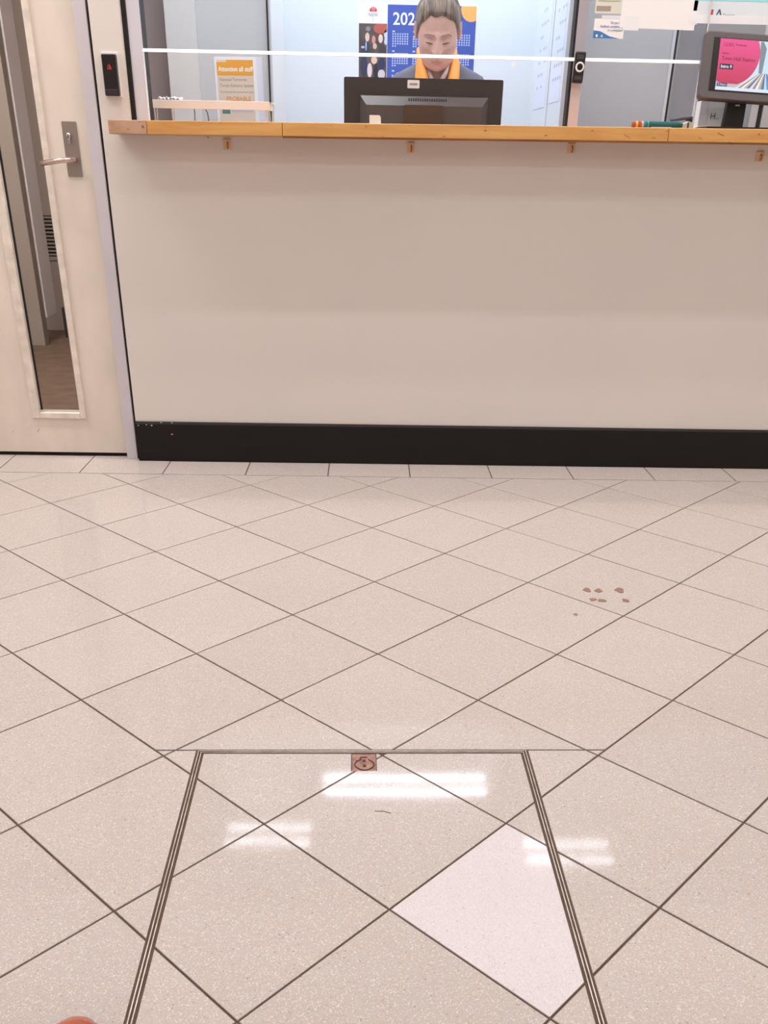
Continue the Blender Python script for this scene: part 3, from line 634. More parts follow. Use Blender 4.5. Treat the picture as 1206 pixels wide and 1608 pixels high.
stx('Intro 9', .0125, .045, .43, M_scrw, .0003)
obj('screen_label', prism(bmesh.new(), [sp_(.02, .07), sp_(.175, .07), sp_(.175, .135), sp_(.02, .135)], 'y', -.0117, -.0095), emis_mat('screen_slate', (70, 78, 118), .8), pn)
stx('2 Metro', .008, .03, .085, M_scrw)
# neck joining panel and post
obj('tilt_hinge', bx(-.025, .025, .014, .034, .085, .13, bev=.003), M_dark, ds)
obj('port_light', bx(-.006, .008, .0205, .0222, .066, .070), M_white, ds)
# second monitor seen side-on
m2n = at(1089, 183, .42); m2f = at(1050, 190, .80)
s2 = empty('side_monitor', (m2n.x, m2n.y, .0)); tag(s2, 'grey monitor turned side-on behind the customer display', 'monitor')
dirv = Vector((m2f.x-m2n.x, m2f.y-m2n.y, 0)); L2 = dirv.length; ang = math.atan2(dirv.y, dirv.x)
s2.rotation_euler = (0, 0, ang)
zb2 = m2n.z
obj('screen_face', bx(0.0, L2, -.004, .004, zb2, zb2+.33, bev=.002), mat('screen_grey_off', (124, 118, 120), .25), s2)
obj('back_shell', bx(-.006, L2, -.03, -.004, zb2-.004, zb2+.194, bev=.004), M_dark, s2)
obj('bezel', bx(-.008, 0.0, -.006, .006, zb2, zb2+.19), M_pgrey, s2)
obj('stand_post', bx(L2*.5-.03, L2*.5+.03, -.045, -.028, .852, zb2+.1), M_dark, s2); obj('stand_base', bx(L2*.5-.1, L2*.5+.1, -.10, .08, .8405, .852, bev=.003), M_dark, s2)
# main monitor (back towards us)
YM = 0.28
ml = at(540, 120, YM); mr = at(791, 126, YM)
mo = empty('computer_monitor', ((ml.x+mr.x)/2, YM, .8405)); tag(mo, 'black computer monitor seen from behind, white sticker at its top edge', 'monitor')
W2 = (mr.x-ml.x)/2; ztop = (ml.z+mr.z)/2-.8405; zbt = ztop-.325
obj('panel_back', prism(bmesh.new(), rrect(-W2, W2, zbt, ztop, .006), 'y', 0, .022), M_mon, mo)
def mx(px, py): q = at(px, py, YM); return (q.x-mo.location.x, q.z-.8405)
c0 = mx(565, 150); c1 = mx(767, 153); i0 = mx(575, 165); i1 = mx(756, 169)
bm = bmesh.new(); zt0, zt1 = (c0[1]+c1[1])/2, (i0[1]+i1[1])/2; zl = zbt+.05
loft(bm, [[(c0[0], 0, zl), (c1[0], 0, zl), (c1[0], 0, zt0), (c0[0], 0, zt0)], [(c0[0]+.002, -.008, zl+.01), (c1[0]-.002, -.008, zl+.01), (c1[0]-.002, -.008, zt0-.001), (c0[0]+.002, -.008, zt0-.001)], [(i0[0], -.034, zl+.03), (i1[0], -.034, zl+.03), (i1[0], -.034, zt1), (i0[0], -.034, zt1)]])
obj('rear_bulge', bm, M_mondk, mo)
for i in range(17):
    a = mx(642+3.6*i, 156+.12*i)
    o = obj('vent_slot', bx(-.0016, .0016, -.0225, -.0095, -.004, .006), M_black, mo); o.location = (a[0], 0.001, a[1]-.003)
s0 = mx(635, 165); s1 = mx(695, 166)
obj('stand_bracket', bx(s0[0], s1[0], -.044, -.0335, zl, s0[1], bev=.002), M_monst, mo)
obj('stand_column', bx(s0[0]+.02, s1[0]-.02, -.065, -.044, .010, s0[1]-.10), M_mon, mo); obj('stand_base', bx(-.13, .13, -.075, .11, 0, .010, bev=.003), M_mon, mo)
l0 = mx(640, 125.5); l1 = mx(658.5, 139)
lb = obj('sticker', prism(bmesh.new(), rrect(l0[0], l1[0], l1[1], l0[1], .003), 'y', -.0008, 0), M_paper, mo); lb['label'] = 'white asset sticker'
for i in range(6): obj('sticker_print', bx(l0[0]+.008+i*.0045, l0[0]+.011+i*.0045, -.0013, -.0008, (l0[1]+l1[1])/2-.003, (l0[1]+l1[1])/2+.003), mat('print_grey', (110, 104, 104), .7), lb)
obj('front_screen', bx(-W2+.012, W2-.012, .0215, .0225, zbt+.02, ztop-.012), emis_mat('office_screen', (210, 220, 235), .5), mo)
# ------------------------------------------------------------------ desk, keyboard, chair
dk = empty('desk', (.4, .55, .12)); tag(dk, 'pale office desk behind the counter, holding the monitor and keyboard', 'desk')
obj('desk_top', bx(-1.2, 1.6, -.34, .17, .695, .72, bev=.002), M_plight, dk)
for x in (-1.15, 0.95, 1.55):
    for y in (-.30, .12): obj('leg', bx(x-.02, x+.02, y-.02, y+.02, 0, .695), M_pgrey2, dk)
kb = empty('keyboard', (.25, .53, .8405)); tag(kb, 'black keyboard on the desk under the hands of the seated clerk', 'keyboard')
obj('keyboard_base', bx(-.21, .21, -.065, .065, 0, .012, bev=.003), M_dark, kb)
km = bx(-.0075, .0075, -.0075, .0075, 0, .006, bev=.001); kme = None
for r in range(5):
    for c in range(15):
        if kme is None: o = obj('key', km, M_mon, kb); kme = o.data
        else: o = bpy.data.objects.new('key', kme); COL.objects.link(o); o.parent = kb
        o.location = (-.19+.0262*c, .042-.021*r, .0118)
SX, SY = .262, .90            # where the clerk sits
chz = .12
ch = empty('office_chair', (SX, SY+.03, chz)); tag(ch, 'dark office chair under the seated clerk behind the counter', 'chair')
M_chair = mat('chair_dark_fabric', (52, 54, 62), .85)
obj('seat', bx(-.23, .23, -.22, .22, .45, .515, bev=.02), M_chair, ch)
obj('backrest', bx(-.19, .19, .215, .26, .60, .98, bev=.015), M_chair, ch)
obj('back_bar', bx(-.03, .03, .24, .27, .42, .70), M_dark, ch)
obj('gas_column', cyl(bmesh.new(), (0, 0, .08), (0, 0, .45), .026), M_dark, ch)
for i in range(5):
    t = 2*PI*i/5+.3; lg = obj('base_leg', tube(bmesh.new(), [(0, 0, .09), (.27*math.cos(t), .27*math.sin(t), .065)], [.025, .016], 8), M_dark, ch)
    obj('caster', cyl(bmesh.new(), (.28*math.cos(t)-.012*math.sin(t), .28*math.sin(t)+.012*math.cos(t), .03), (.28*math.cos(t)+.012*math.sin(t), .28*math.sin(t)-.012*math.cos(t), .03), .03, 14), M_black, lg)
# ------------------------------------------------------------------ person
M_skin = mat('skin', (234, 184, 168), .5, spec=.3, noise=(40, .05, 4, (1, 1, 1)))
M_lips = mat('lips', (220, 152, 142), .45); M_rosy = mat('skin_rosy', (232, 174, 158), .5, spec=.3)
M_hair = mat('hair_ash_brown', (130, 110, 98), .45, spec=.35)
nt = M_hair.node_tree; tc = nt.nodes.new('ShaderNodeTexCoord'); mp_ = nt.nodes.new('ShaderNodeMapping'); mp_.inputs['Scale'].default_value = (190, 14, 14)
nt.links.new(tc.outputs['Object'], mp_.inputs[0]); nz = nt.nodes.new('ShaderNodeTexNoise'); nz.inputs['Scale'].default_value = 1; nz.inputs['Detail'].default_value = 3; nt.links.new(mp_.outputs[0], nz.inputs['Vector'])
cr_ = nt.nodes.new('ShaderNodeValToRGB'); cr_.color_ramp.elements[0].position = .33; cr_.color_ramp.elements[1].position = .68; cr_.color_ramp.elements[0].color = (*lin((92, 76, 66)), 1); cr_.color_ramp.elements[1].color = (*lin((168, 148, 132)), 1)
nt.links.new(nz.outputs['Fac'], cr_.inputs[0]); nt.links.new(cr_.outputs[0], nt.nodes['Principled BSDF'].inputs['Base Color'])
bp = nt.nodes.new('ShaderNodeBump'); bp.inputs['Strength'].default_value = .4; bp.inputs['Distance'].default_value = .002; nt.links.new(nz.outputs['Fac'], bp.inputs['Height']); nt.links.new(bp.outputs[0], nt.nodes['Principled BSDF'].inputs['Normal'])
M_vest = mat('vest_slate', (104, 106, 122), .85, bump=(600, .15)); M_shirt = mat('blouse_white', (226, 224, 232), .7)
M_scarf = mat('scarf_orange', (255, 168, 72), .55, noise=(24, .12, 4, (1, 1, .4)))
M_trou = mat('trousers_navy', (44, 48, 64), .85)
HC = Vector((.2485, .80, 1.430)); HR = Matrix.Translation(HC) @ Matrix.Rotation(math.radians(-3), 4, 'Z') @ Matrix.Rotation(math.radians(27), 4, 'X')
def g(x, s): return math.exp(-(x/s)**2)
def ell(d, c, r):
    # distance from origin along d to ellipsoid (c, r) far intersection
    a = sum((d[i]/r[i])**2 for i in range(3)); b_ = -2*sum(d[i]*c[i]/r[i]**2 for i in range(3)); c_ = sum((c[i]/r[i])**2 for i in range(3))-1
    q = b_*b_-4*a*c_
    return -1 if q < 0 else (-b_+math.sqrt(q))/(2*a)
def head_r(d, grow=0.0):
    es = [ell(d, (0, .018, .036), (.0772+grow, .093+grow, .081+grow)), ell(d, (0, -.018, -.020), (.0705+grow, .076+grow, .082+grow)), ell(d, (0, -.040, -.064), (.0545+grow, .047+grow, .047+grow)), ell(d, (0, -.005, -.045), (.062+grow, .066+grow, .05+grow))]
    k = 90.0; es = [e for e in es if e > 0]
    return math.log(sum(math.exp(k*e) for e in es))/k
def face_push(x, z):
    ax = abs(x); f = 0
    # nose: bridge to tip
    if -.055 < z < .045:
        t = (0.030-z)/.062
        h = .004+.021*max(0, min(1, t))**1.2; wd = .0085+.0065*max(0, min(1, t))
        low = 1 if z > -.030 else math.exp(-((z+.030)/.0068)**2)
        top = 1 if z < .022 else math.exp(-((z-.022)/.012)**2)
        f += h*g(ax, wd)*low*top
    f += .0075*g(ax-.0135, .0065)*g(z+.0305, .0075)                # nostril wings
    f -= .0030*g(ax-.0085, .0038)*g(z+.0385, .0030)                # nostrils
    f -= .0085*g(ax-.031, .0150)*g(z-.003, .0110)                  # sockets
    f -= .0040*g(ax-.014, .007)*g(z-.005, .010)
    f += .0052*g(ax-.031, .0115)*g(z+.0005, .0065)                 # lid swell
    f += .0045*g(ax-.028, .020)*g(z-.022, .007)                    # brows
    f -= .0022*g(ax-.030, .012)*g(z+.0155, .004)                   # under eye
    f += .0040*g(ax-.045, .016)*g(z+.018, .015)                    # cheekbones
    f -= .0026*g(ax-.0265-.25*max(0, -.03-z), .0042)*g(z+.047, .016)    # nasolabial
    f += .0050*g(x, .020)*g(z+.0585, .0052)                        # upper lip
    f += .0056*g(x, .017)*g(z+.0705, .0055)                        # lower lip
    f -= .0042*g(x, .021)*g(z+.0645, .0020)                        # mouth line
    f -= .0026*g(x, .0035)*g(z+.050, .006)
    f -= .0030*g(x, .02)*g(z+.0815, .0055)
    f += .0050*g(x, .018)*g(z+.097, .012)                          # chin
    return f
def head_pt(th, ph, grow=0.0):
    d = (math.sin(th)*math.sin(ph), -math.sin(th)*math.cos(ph), math.cos(th)); r = head_r(d, grow)
    p = Vector((d[0]*r, d[1]*r, d[2]*r))
    if p.y < 0.02:
        wgt = max(0, min(1, (0.02-p.y)/.05)); p.y -= face_push(p.x, p.z)*wgt
    return p
NT, NP = 130, 190
bm = bmesh.new(); rows = []
for i in range(1, NT):
    th = PI*i/NT; row = []
    for j in range(NP):
        # denser at the front (ph = 0)
        s = 2*j/NP-1; ph = PI*(0.45*s+0.55*s**3) if True else PI*s
        row.append(bm.verts.new(HR @ head_pt(th, ph)))
    rows.append(row)
for a, b_ in zip(rows, rows[1:]):
    for j in range(NP): bm.faces.new((a[j], a[(j+1) % NP], b_[(j+1) % NP], b_[j]))
bm.faces.new(rows[0]); bm.faces.new(rows[-1][::-1])
# ears
for s in (-1, 1):
    e = bmesh.new(); bmesh.ops.create_uvsphere(e, u_segments=20, v_segments=16, radius=1)
    for v in e.verts:
        c = v.co; rim = math.hypot(c.y, c.z)
        v.co = Vector((s*(.0790+.0055*c.x+(.0085 if rim > .8 else .001)+.004*c.y), .020+.0165*c.y*(1-.22*c.z*-1)+.004*c.z, -.004+.0315*c.z))
    for v in e.verts: v.co = HR @ v.co
    me = bpy.data.meshes.new('tmp'); e.to_mesh(me); e.free(); bm.from_mesh(me); bpy.data.meshes.remove(me)
def ellring(cx, cy, z, a, b_, n=40, pw=2.3):
    out = []
    for i in range(n):
        t = 2*PI*i/n; c, s = math.cos(t), math.sin(t)
        out.append((cx+a*math.copysign(abs(c)**(2/pw), c), cy+b_*math.copysign(abs(s)**(2/pw), s), z))
    return out
# neck
nb = Vector((SX-.002, SY-.005, 1.27)); nt_ = HR @ Vector((0, .028, -.03))
tube(bm, [nb+Vector((0, .01, -.04)), nb, nb.lerp(nt_, .5), nt_], [.075, .058, .051, .054], 24)
TOR = [(.63, .172, .125, 0), (.70, .182, .128, 0), (.80, .160, .112, 0), (.92, .152, .105, -.01), (1.05, .168, .120, -.015), (1.16, .178, .115, -.005), (1.235, .178, .092, .0), (1.272, .162, .072, .004), (1.292, .125, .060, .006), (1.312, .075, .055, .004)]
def torso(grow, z0=0, z1=9, shoulder=0.0):
    return [ellring(SX, SY+dy, z+(grow if z > 1.2 else 0), a+grow, b_+grow) for z, a, b_, dy in TOR if z0 <= z <= z1]
loft(bm, torso(-.004))
# limbs via tubes
ARM = {}
for s in (-1, 1):
    sh_ = Vector((SX+s*.155, SY, 1.235)); el = Vector((SX+s*.225, SY-.07, 1.00)); wr_ = Vector((SX+s*.125, SY-.30, .893)); ha = Vector((SX+s*.095, SY-.365, .889))
    ARM[s] = (sh_, el, wr_, ha)
    tube(bm, [sh_+Vector((-s*.03, 0, .0)), sh_, sh_.lerp(el, .4), el+Vector((0, .0, .03)), el, el.lerp(wr_, .3), el.lerp(wr_, .7), wr_], [.045, .05, .043, .038, .039, .039, .030, .024], 14)
    tube(bm, [wr_, wr_.lerp(ha, .4), ha], [.024, .027, .026], 12)
    # palm and five fingers
    fd = (ha-wr_).normalized(); side = Vector((fd.y, -fd.x, 0)).normalized()
    for kf, (off, ln, dr) in enumerate(((-.027, .058, .008), (-.010, .066, .0085), (.008, .070, .0085), (.025, .064, .0083))):
        b0 = ha+side*off; tube(bm, [b0-fd*.03, b0+Vector((0, 0, .004)), b0+fd*ln*.45+Vector((0, 0, .006)), b0+fd*ln*.8+Vector((0, 0, -.006)), b0+fd*ln+Vector((0, 0, -.016))], [.013, dr*1.08, dr, dr*.92, dr*.75], 10)
    th_ = wr_.lerp(ha, .45)+side*(.022*(1 if s < 0 else -1)*1.0)
    sd = side*(1 if s < 0 else -1)
    tube(bm, [th_-sd*.012, th_+sd*.010+fd*.018, th_+sd*.020+fd*.045, th_+sd*.020+fd*.066+Vector((0, 0, -.01))], [.013, .0115, .0095, .0078], 10)
    hip = Vector((SX+s*.085, SY, .70)); kn = Vector((SX+s*.11, SY-.40, .685)); an = Vector((SX+s*.11, SY-.36, .22)); toe = Vector((SX+s*.12, SY-.50, .15))
    tube(bm, [hip, hip.lerp(kn, .5), kn, kn+Vector((0, .02, -.05)), kn.lerp(an, .4), an, an+Vector((0, 0, -.045))], [.078, .072, .056, .054, .052, .036, .034], 14)
    tube(bm, [an+Vector((0, .035, -.065)), an+Vector((0, -.05, -.062)), toe], [.032, .034, .026], 12)
me = bpy.data.meshes.new('tmp_body'); bmesh.ops.recalc_face_normals(bm, faces=bm.faces); bm.to_mesh(me); bm.free()
tmp = bpy.data.objects.new('tmp_body', me); COL.objects.link(tmp)
rm = tmp.modifiers.new('r', 'REMESH'); rm.mode = 'VOXEL'; rm.voxel_size = .0029
smo = tmp.modifiers.new('s', 'SMOOTH'); smo.factor = .5; smo.iterations = 1
dg = bpy.context.evaluated_depsgraph_get(); dg.update()
bme = bpy.data.meshes.new_from_object(tmp.evaluated_get(dg)); bpy.data.objects.remove(tmp)
person = empty('person', (SX, SY, chz)); tag(person, 'seated clerk in slate vest and orange scarf, looking down behind the monitor', 'person')
PL = person.location.copy()
def pobj(nm, m, src, smooth=True):
    """src: bmesh or mesh in world coords"""
    if isinstance(src, bmesh.types.BMesh):
        o = obj(nm, src, m, person, smooth)
    else: o = link(nm, src, m, person)
    o.data.transform(Matrix.Translation(-PL))
    for p_ in o.data.polygons: p_.use_smooth = True
    return o
bme.materials.clear()
HI = HR.inverted()
body = pobj('body', [M_skin, M_lips, M_rosy], bme)
for p_ in body.data.polygons:
    q = HI @ (p_.center+PL)
    if abs(q.x) < .1 and abs(q.z) < .13 and q.y < -.04:
        lipu = abs(q.x) < .0215 and -.0648 < q.z < -.0570-.16*abs(q.x)
        lipl = abs(q.x) < .0205 and -.0740+.26*abs(q.x) < q.z <= -.0648
        if lipu or lipl: p_.material_index = 1
# eyes, lids, brows
def front_y(x, z):
    lo = -.16
    # march from the front to the surface
    best = None
    for i in range(60):
        y = -.15+.0022*i; v = Vector((x, y, z)); d = v.normalized(); p_ = None
        r = head_r(d); yy = y+face_push(x, z)
        v2 = Vector((x, yy, z)); d2 = v2.normalized()
        if v2.length <= head_r(d2): return y
    return -.09
M_eye = mat('eye_white', (214, 200, 194), .25); M_iris = mat('iris_grey_green', (74, 72, 62), .2); M_brow = mat('brow_brown', (184, 140, 124), .7); M_lash = mat('lash_dark', (88, 62, 54), .6)
for s in (-1, 1):
    ex, ezz = s*.031, -.0015
    ey = front_y(ex, ezz)
    b_ = bmesh.new(); bmesh.ops.create_uvsphere(b_, u_segments=20, v_segments=12, radius=.0118)
    for v in b_.verts: v.co = HR @ (Vector((ex, ey+.0115, ezz-.0052))+v.co)
    e = pobj('eye', [M_eye, M_iris], b_)
    for p_ in e.data.polygons:
        q = HI @ (p_.center+PL)-Vector((ex, ey+.0115, ezz-.0052))
        if math.hypot(q.x, q.z+.0035) < .0052 and q.y < 0: p_.material_index = 1
    # upper lid shell covering the upper half (eyes cast down)
    b_ = bmesh.new(); rows_ = []
    for i in range(9):
        zz = .011-.0125*i/8
        rows_.append([b_.verts.new(HR @ Vector((ex+xx, front_y(ex+xx, ezz+zz-.0*abs(xx))-.0016*g(xx, .011)-.0012, ezz+zz-.16*xx*xx/.0136))) for xx in [-.0155+.031*k_/12 for k_ in range(13)]])
    for a, c_ in zip(rows_, rows_[1:]):
        for j in range(12): b_.faces.new((a[j], a[j+1], c_[j+1], c_[j]))
    pobj('eyelid', M_skin, b_)
    b_ = bmesh.new(); tube(b_, [HR @ Vector((ex+xx, front_y(ex+xx, ezz-.0015)-.0028*g(xx, .012)-.0006, ezz-.0018-.16*xx*xx/.0136)) for xx in [-.0145+.029*k_/10 for k_ in range(11)]], [.0006+.0012*math.sin(PI*k_/10) for k_ in range(11)], 6); pobj('eyelash', M_lash, b_)
    b_ = bmesh.new(); tube(b_, [HR @ Vector((s*xx, front_y(s*xx, zz)-.0004, zz)) for xx, zz in ((.0135, .0215), (.021, .0228), (.030, .0235), (.039, .0222), (.047, .0180), (.052, .0130))], [.0016, .0022, .0022, .0019, .0014, .0007], 8); pobj('eyebrow', M_brow, b_)
# hair: cap pulled straight back, bun behind
bm = bmesh.new(); rows = []; NPH = 96
def hairline(ph):
    a = abs(ph)      # angle from the front; returns the polar angle where the hair starts
    z = .074 if a < .45 else (.074-.030*(a-.45)/.55 if a < 1.0 else (.044-.050*(a-1.0)/.35 if a < 1.35 else (-.006 if a < 1.55 else -.006-.060*min(1, (a-1.55)/.6))))
    return z+.0025*math.sin(9*ph)
for i in range(26):
    row = []
    for j in range(NPH):
        ph = -PI+2*PI*j/NPH; zl_ = hairline(ph)
        lo, hi = .02, PI-.05
        for _ in range(22):
            mid = (lo+hi)/2
            if head_pt(mid, ph).z > zl_: lo = mid
            else: hi = mid
        f = i/25; th = .02+(lo-.02)*f
        gr = (.0105-.0055*min(1, max(0, (abs(ph)-.8)/.5))*(1 if abs(ph) < 1.9 else 0))*min(1, (1-f)*7+.12)+(.0012*math.sin(ph*46) if f < .95 else 0)
        row.append(bm.verts.new(HR @ head_pt(th, ph, gr)))
    rows.append(row)
for a, b_ in zip(rows, rows[1:]):
    for j in range(NPH): bm.faces.new((a[j], a[(j+1) % NPH], b_[(j+1) % NPH], b_[j]))
bm.faces.new(rows[0])
ball(bm, HR @ Vector((0, .125, .035)), .034, 16, 12)
hair = pobj('hair', M_hair, bm)
# clothes
bm = loft(bmesh.new(), torso(.007, 0, 1.30)); 
for s in (-1, 1):
    sh_, el, wr_, ha = ARM[s]
    tube(bm, [sh_+Vector((-s*.02, 0, .016)), sh_+Vector((s*.008, 0, .014)), sh_.lerp(el, .4), el+Vector((0, 0, .03)), el, el.lerp(wr_, .3), el.lerp(wr_, .8)], [.048, .059, .053, .047, .048, .047, .036], 16)
blouse = pobj('blouse', M_shirt, bm)
# collar pieces of the blouse showing inside the scarf
bm = bmesh.new()
for s in (-1, 1):
    tube(bm, [Vector((SX-.008+s*.050, SY-.035, 1.345)), Vector((SX-.010+s*.036, SY-.085, 1.305)), Vector((SX-.012+s*.012, SY-.118, 1.262))], [.010, .012, .008], 8)
pobj('blouse_collar', mat('blouse_pinkish', (232, 214, 212), .7, noise=(60, .2, 3, (1, 1, 1))), bm)
VS = 1.035
VT = [(.66, .186, .138, 0), (.80, .174, .126, 0), (.92, .166, .119, -.01), (1.05, .182, .134, -.015), (1.16, .190, .128, -.005), (1.235, .189, .106, .0), (1.272, .184, .088, .003), (1.296, .172, .074, .005), (1.312, .138, .068, .006), (1.330, .100, .064, .007), (1.344, .068, .062, .008)]
bm = loft(bmesh.new(), [ellring(SX, SY+dy, z, a*VS, b_, 48, 2.6) for z, a, b_, dy in VT]); 
kill = [f for f in bm.faces if f.calc_center_median().y < SY-.03 and f.calc_center_median().z > 1.17 and abs(f.calc_center_median().x-(SX-.01)) < .012+.42*(f.calc_center_median().z-1.17)] + [f for f in bm.faces if len(f.verts) > 4 and f.calc_center_median().z > 1.3]
bmesh.ops.delete(bm, geom=kill, context='FACES'); vest = pobj('vest', M_vest, bm)
bm = bmesh.new()
for x in (SX-.012,): 
    for k_ in range(4): ball(bm, (x, SY-.142+.004*k_, 1.13-.07*k_), .007, 10, 6, (1, .5, 1))
pobj('vest_buttons', M_dark, bm)
# scarf: two soft bands round the neck falling down the chest
hx = HC.x+.006
def ribbon(pts, wd, th_, m, nm, seed):
    b_ = bmesh.new(); rings = []
    P = [Vector(p_) for p_ in pts]
    for i, p_ in enumerate(P):
        t = (P[min(i+1, len(P)-1)]-P[max(i-1, 0)]).normalized()
        out = Vector((p_.x-hx, p_.y-(SY-.02), 0)).normalized(); side = t.cross(out).normalized(); out = side.cross(t).normalized()
        wv = wd[i]; ring_ = []
        for k_ in range(20):
            a = 2*PI*k_/20; fold = 1+.22*math.sin(3*a+seed+i*.5)
            ring_.append(p_+side*wv*math.cos(a)+out*th_*math.sin(a)*fold)
        rings.append(ring_)
    loft(b_, rings); return pobj(nm, m, b_)
for s in (-1, 1):
    ribbon([(hx+s*.004, SY+.075, 1.372), (hx+s*.045, SY+.055, 1.372), (hx+s*.068, SY+.005, 1.362), (hx+s*.070, SY-.045, 1.335), (hx+s*.067, SY-.090, 1.300), (hx+s*.058, SY-.125, 1.258), (hx+s*.043, SY-.145, 1.200), (hx+s*.03, SY-.150, 1.13)],
           [.030, .030, .030, .029, .029, .028, .026, .022], .015, M_scarf, 'scarf', s*1.3)
for s in (-1, 1):
    bm = bmesh.new(); hip = Vector((SX+s*.085, SY, .70)); kn = Vector((SX+s*.11, SY-.40, .685)); an = Vector((SX+s*.11, SY-.36, .22))
    tube(bm, [hip+Vector((-s*.03, .04, .02)), hip, hip.lerp(kn, .5), kn, kn+Vector((0, .02, -.05)), kn.lerp(an, .4), an+Vector((0, 0, .02))], [.09, .086, .080, .064, .062, .060, .05], 16); pobj('trousers', M_trou, bm)
    bm = bmesh.new(); tube(bm, [an+Vector((0, .045, -.062)), an+Vector((0, -.04, -.060)), an+Vector((0, -.10, -.070)), an+Vector((s*.01, -.155, -.075))], [.038, .040, .036, .024], 14); pobj('work_shoe', M_dark, bm)
# ------------------------------------------------------------------ notices and papers
YP = YO
def mkpaper(nm, px0, py0, px1, py1, y, lab, cat='notice', group=None, th=.0012, m=None):
    a = at(px0, py0, y); c = at(px1, py1, y); t = empty(nm, ((a.x+c.x)/2, y, (a.z+c.z)/2)); tag(t, lab, cat, group)
    hw_, hh_ = (c.x-a.x)/2, (a.z-c.z)/2
    obj('sheet', bx(-hw_, hw_, -th, 0, -hh_, hh_), m or M_paper, t); return t, hw_, hh_
# staff notice on the grey partition
a = at(336, 88, 1.27); c = at(410, 204, 1.27)
t = empty('staff_notice', ((a.x+c.x)/2, 1.27, (a.z+c.z)/2), (0, math.radians(-.6), 0)); tag(t, 'white notice with orange "Attention all staff" heading on the grey partition', 'notice')
hw_, hh_ = (c.x-a.x)/2, (a.z-c.z)/2
obj('back_sheet', bx(-hw_+.002, hw_+.018, -.0008, 0, -hh_-.01, hh_), mat('sheet_bluish', (226, 226, 240), .7), t)
obj('sheet', bx(-hw_, hw_-.008, -.0018, -.0008, -hh_, hh_-.002), M_paper, t)
M_beige = mat('print_beige', (226, 206, 188), .7); M_or = mat('print_orange', (238, 166, 58), .6)
obj('print_panel', bx(-hw_+.010, hw_-.022, -.0022, -.0018, -hh_+.004, hh_-.012), M_beige, t)
ob = obj('heading_band', prism(bmesh.new(), [(-hw_+.010, hh_-.068), (hw_-.022, hh_-.068), (hw_-.022, hh_-.012), (-hw_+.052, hh_-.012), (-hw_+.052, hh_-.020), (-hw_+.010, hh_-.020)], 'y', -.0026, -.0018), M_or, t)
M_ptxt = mat('print_grey_text', (150, 132, 124), .7); M_wtxt = mat('print_white_text', (252, 250, 246), .6); M_otxt = mat('print_orange_text', (224, 150, 76), .6)
text('lettering', 'Attention all staff', .0245, (-hw_+.016, -.0028, hh_-.053), M_wtxt, t, sx=.86, off=.0004)
for i, (b_, sz) in enumerate((('National Terrorism', .0165), ('Threat Advisory System', .0165), ('The National Terrorism threat level is:', .0105))):
    text('lettering', b_, sz, (-hw_+.018, -.0024, hh_-.088-.0215*i), M_ptxt, t, sx=.9)
text('lettering', 'PROBABLE', .0225, (-hw_+.043, -.0024, hh_-.160), M_otxt, t, off=.0004)
obj('print_rule', bx(-hw_+.04, hw_-.04, -.0024, -.0018, hh_-.172, hh_-.170), M_ptxt, t)
for z, cc in ((-.186, (84, 124, 124)), (-.252, (190, 98, 92))):
    obj('print_block', bx(-hw_+.022, -hw_+.056, -.0024, -.0018, hh_+z-.022, hh_+z), mat('print_'+str(cc[0]), cc, .6), t)
    obj('print_block', bx(-hw_+.060, hw_-.030, -.0024, -.0018, hh_+z-.016, hh_+z-.002), mat('print_lilac', (190, 190, 204), .6), t)
for z in (-.275, -.285): obj('print_rule', bx(-hw_+.03, hw_-.03, -.0024, -.0018, hh_+z-.0015, hh_+z), M_ptxt, t)
# calendar poster
a = at(563, 8, YP); c = at(749, 8, YP); zt = (a.z+c.z)/2; t = empty('wall_calendar', ((a.x+c.x)/2, YP, zt-.19)); tag(t, 'blue and white wall calendar poster with a photo strip, behind the clerk', 'calendar')
W3 = (c.x-a.x)/2; H3 = .19
obj('sheet', bx(-W3, W3+.003, -.0012, 0, -H3-.01, H3+.002), M_paper, t)
xs = at(609, 8, YP).x-t.location.x
M_blue = mat('print_blue', (62, 86, 170), .6, noise=(4, .06, 2, (1, 1, 1))); M_lil = mat('print_pale_lilac', (196, 204, 240), .6)
obj('blue_field', bx(xs, W3, -.0016, -.0012, -H3, H3), M_blue, t)
def yy(py): return at(655, py, YP).z-t.location.z
def xx_(px): return at(px, 40, YP).x-t.location.x
dz = yy(20)-yy(39.5)
text('year_numeral', '2026', dz/.70*1.0, (xx_(616.5), -.0018, yy(39.5)), M_wtxt, t, sx=1.04, off=.0006)
bm = bmesh.new()
# month tables: rows of small figures
for cx_ in range(4):
    for ry in range(4):
        X0 = xx_(616.5+32.5*cx_); Z0 = yy(50.5+31*ry)
        if X0 > W3-.03: continue
        box(bm, X0, X0+.012, -.0018, -.0012, Z0-.002, Z0+.004)
        for k_ in range(7):
            for l_ in range(6):
                if (l_ == 0 and k_ < (cx_*2+ry) % 5) or (l_ == 5 and k_ > 1): continue
                box(bm, X0+.0118*k_, X0+.0118*k_+.0062, -.0018, -.0012, Z0-.012-.0098*l_, Z0-.006-.0098*l_)
o = obj('month_tables', bm, M_lil, t); o['kind'] = 'stuff'
oc = [(W3-.033+.062*math.cos(2*PI*i/40), H3-.018+.062*math.sin(2*PI*i/40)) for i in range(40)]
oc = [(xx_(749)-.030+.050*math.cos(2*PI*i/40), H3-.012+.050*math.sin(2*PI*i/40)) for i in range(40)]
oc = clip(clip(oc, 1, 0, W3), 0, 1, H3); obj('orange_disc', prism(bmesh.new(), oc, 'y', -.0019, -.0012), mat('print_orange_disc', (250, 172, 96), .6), t)
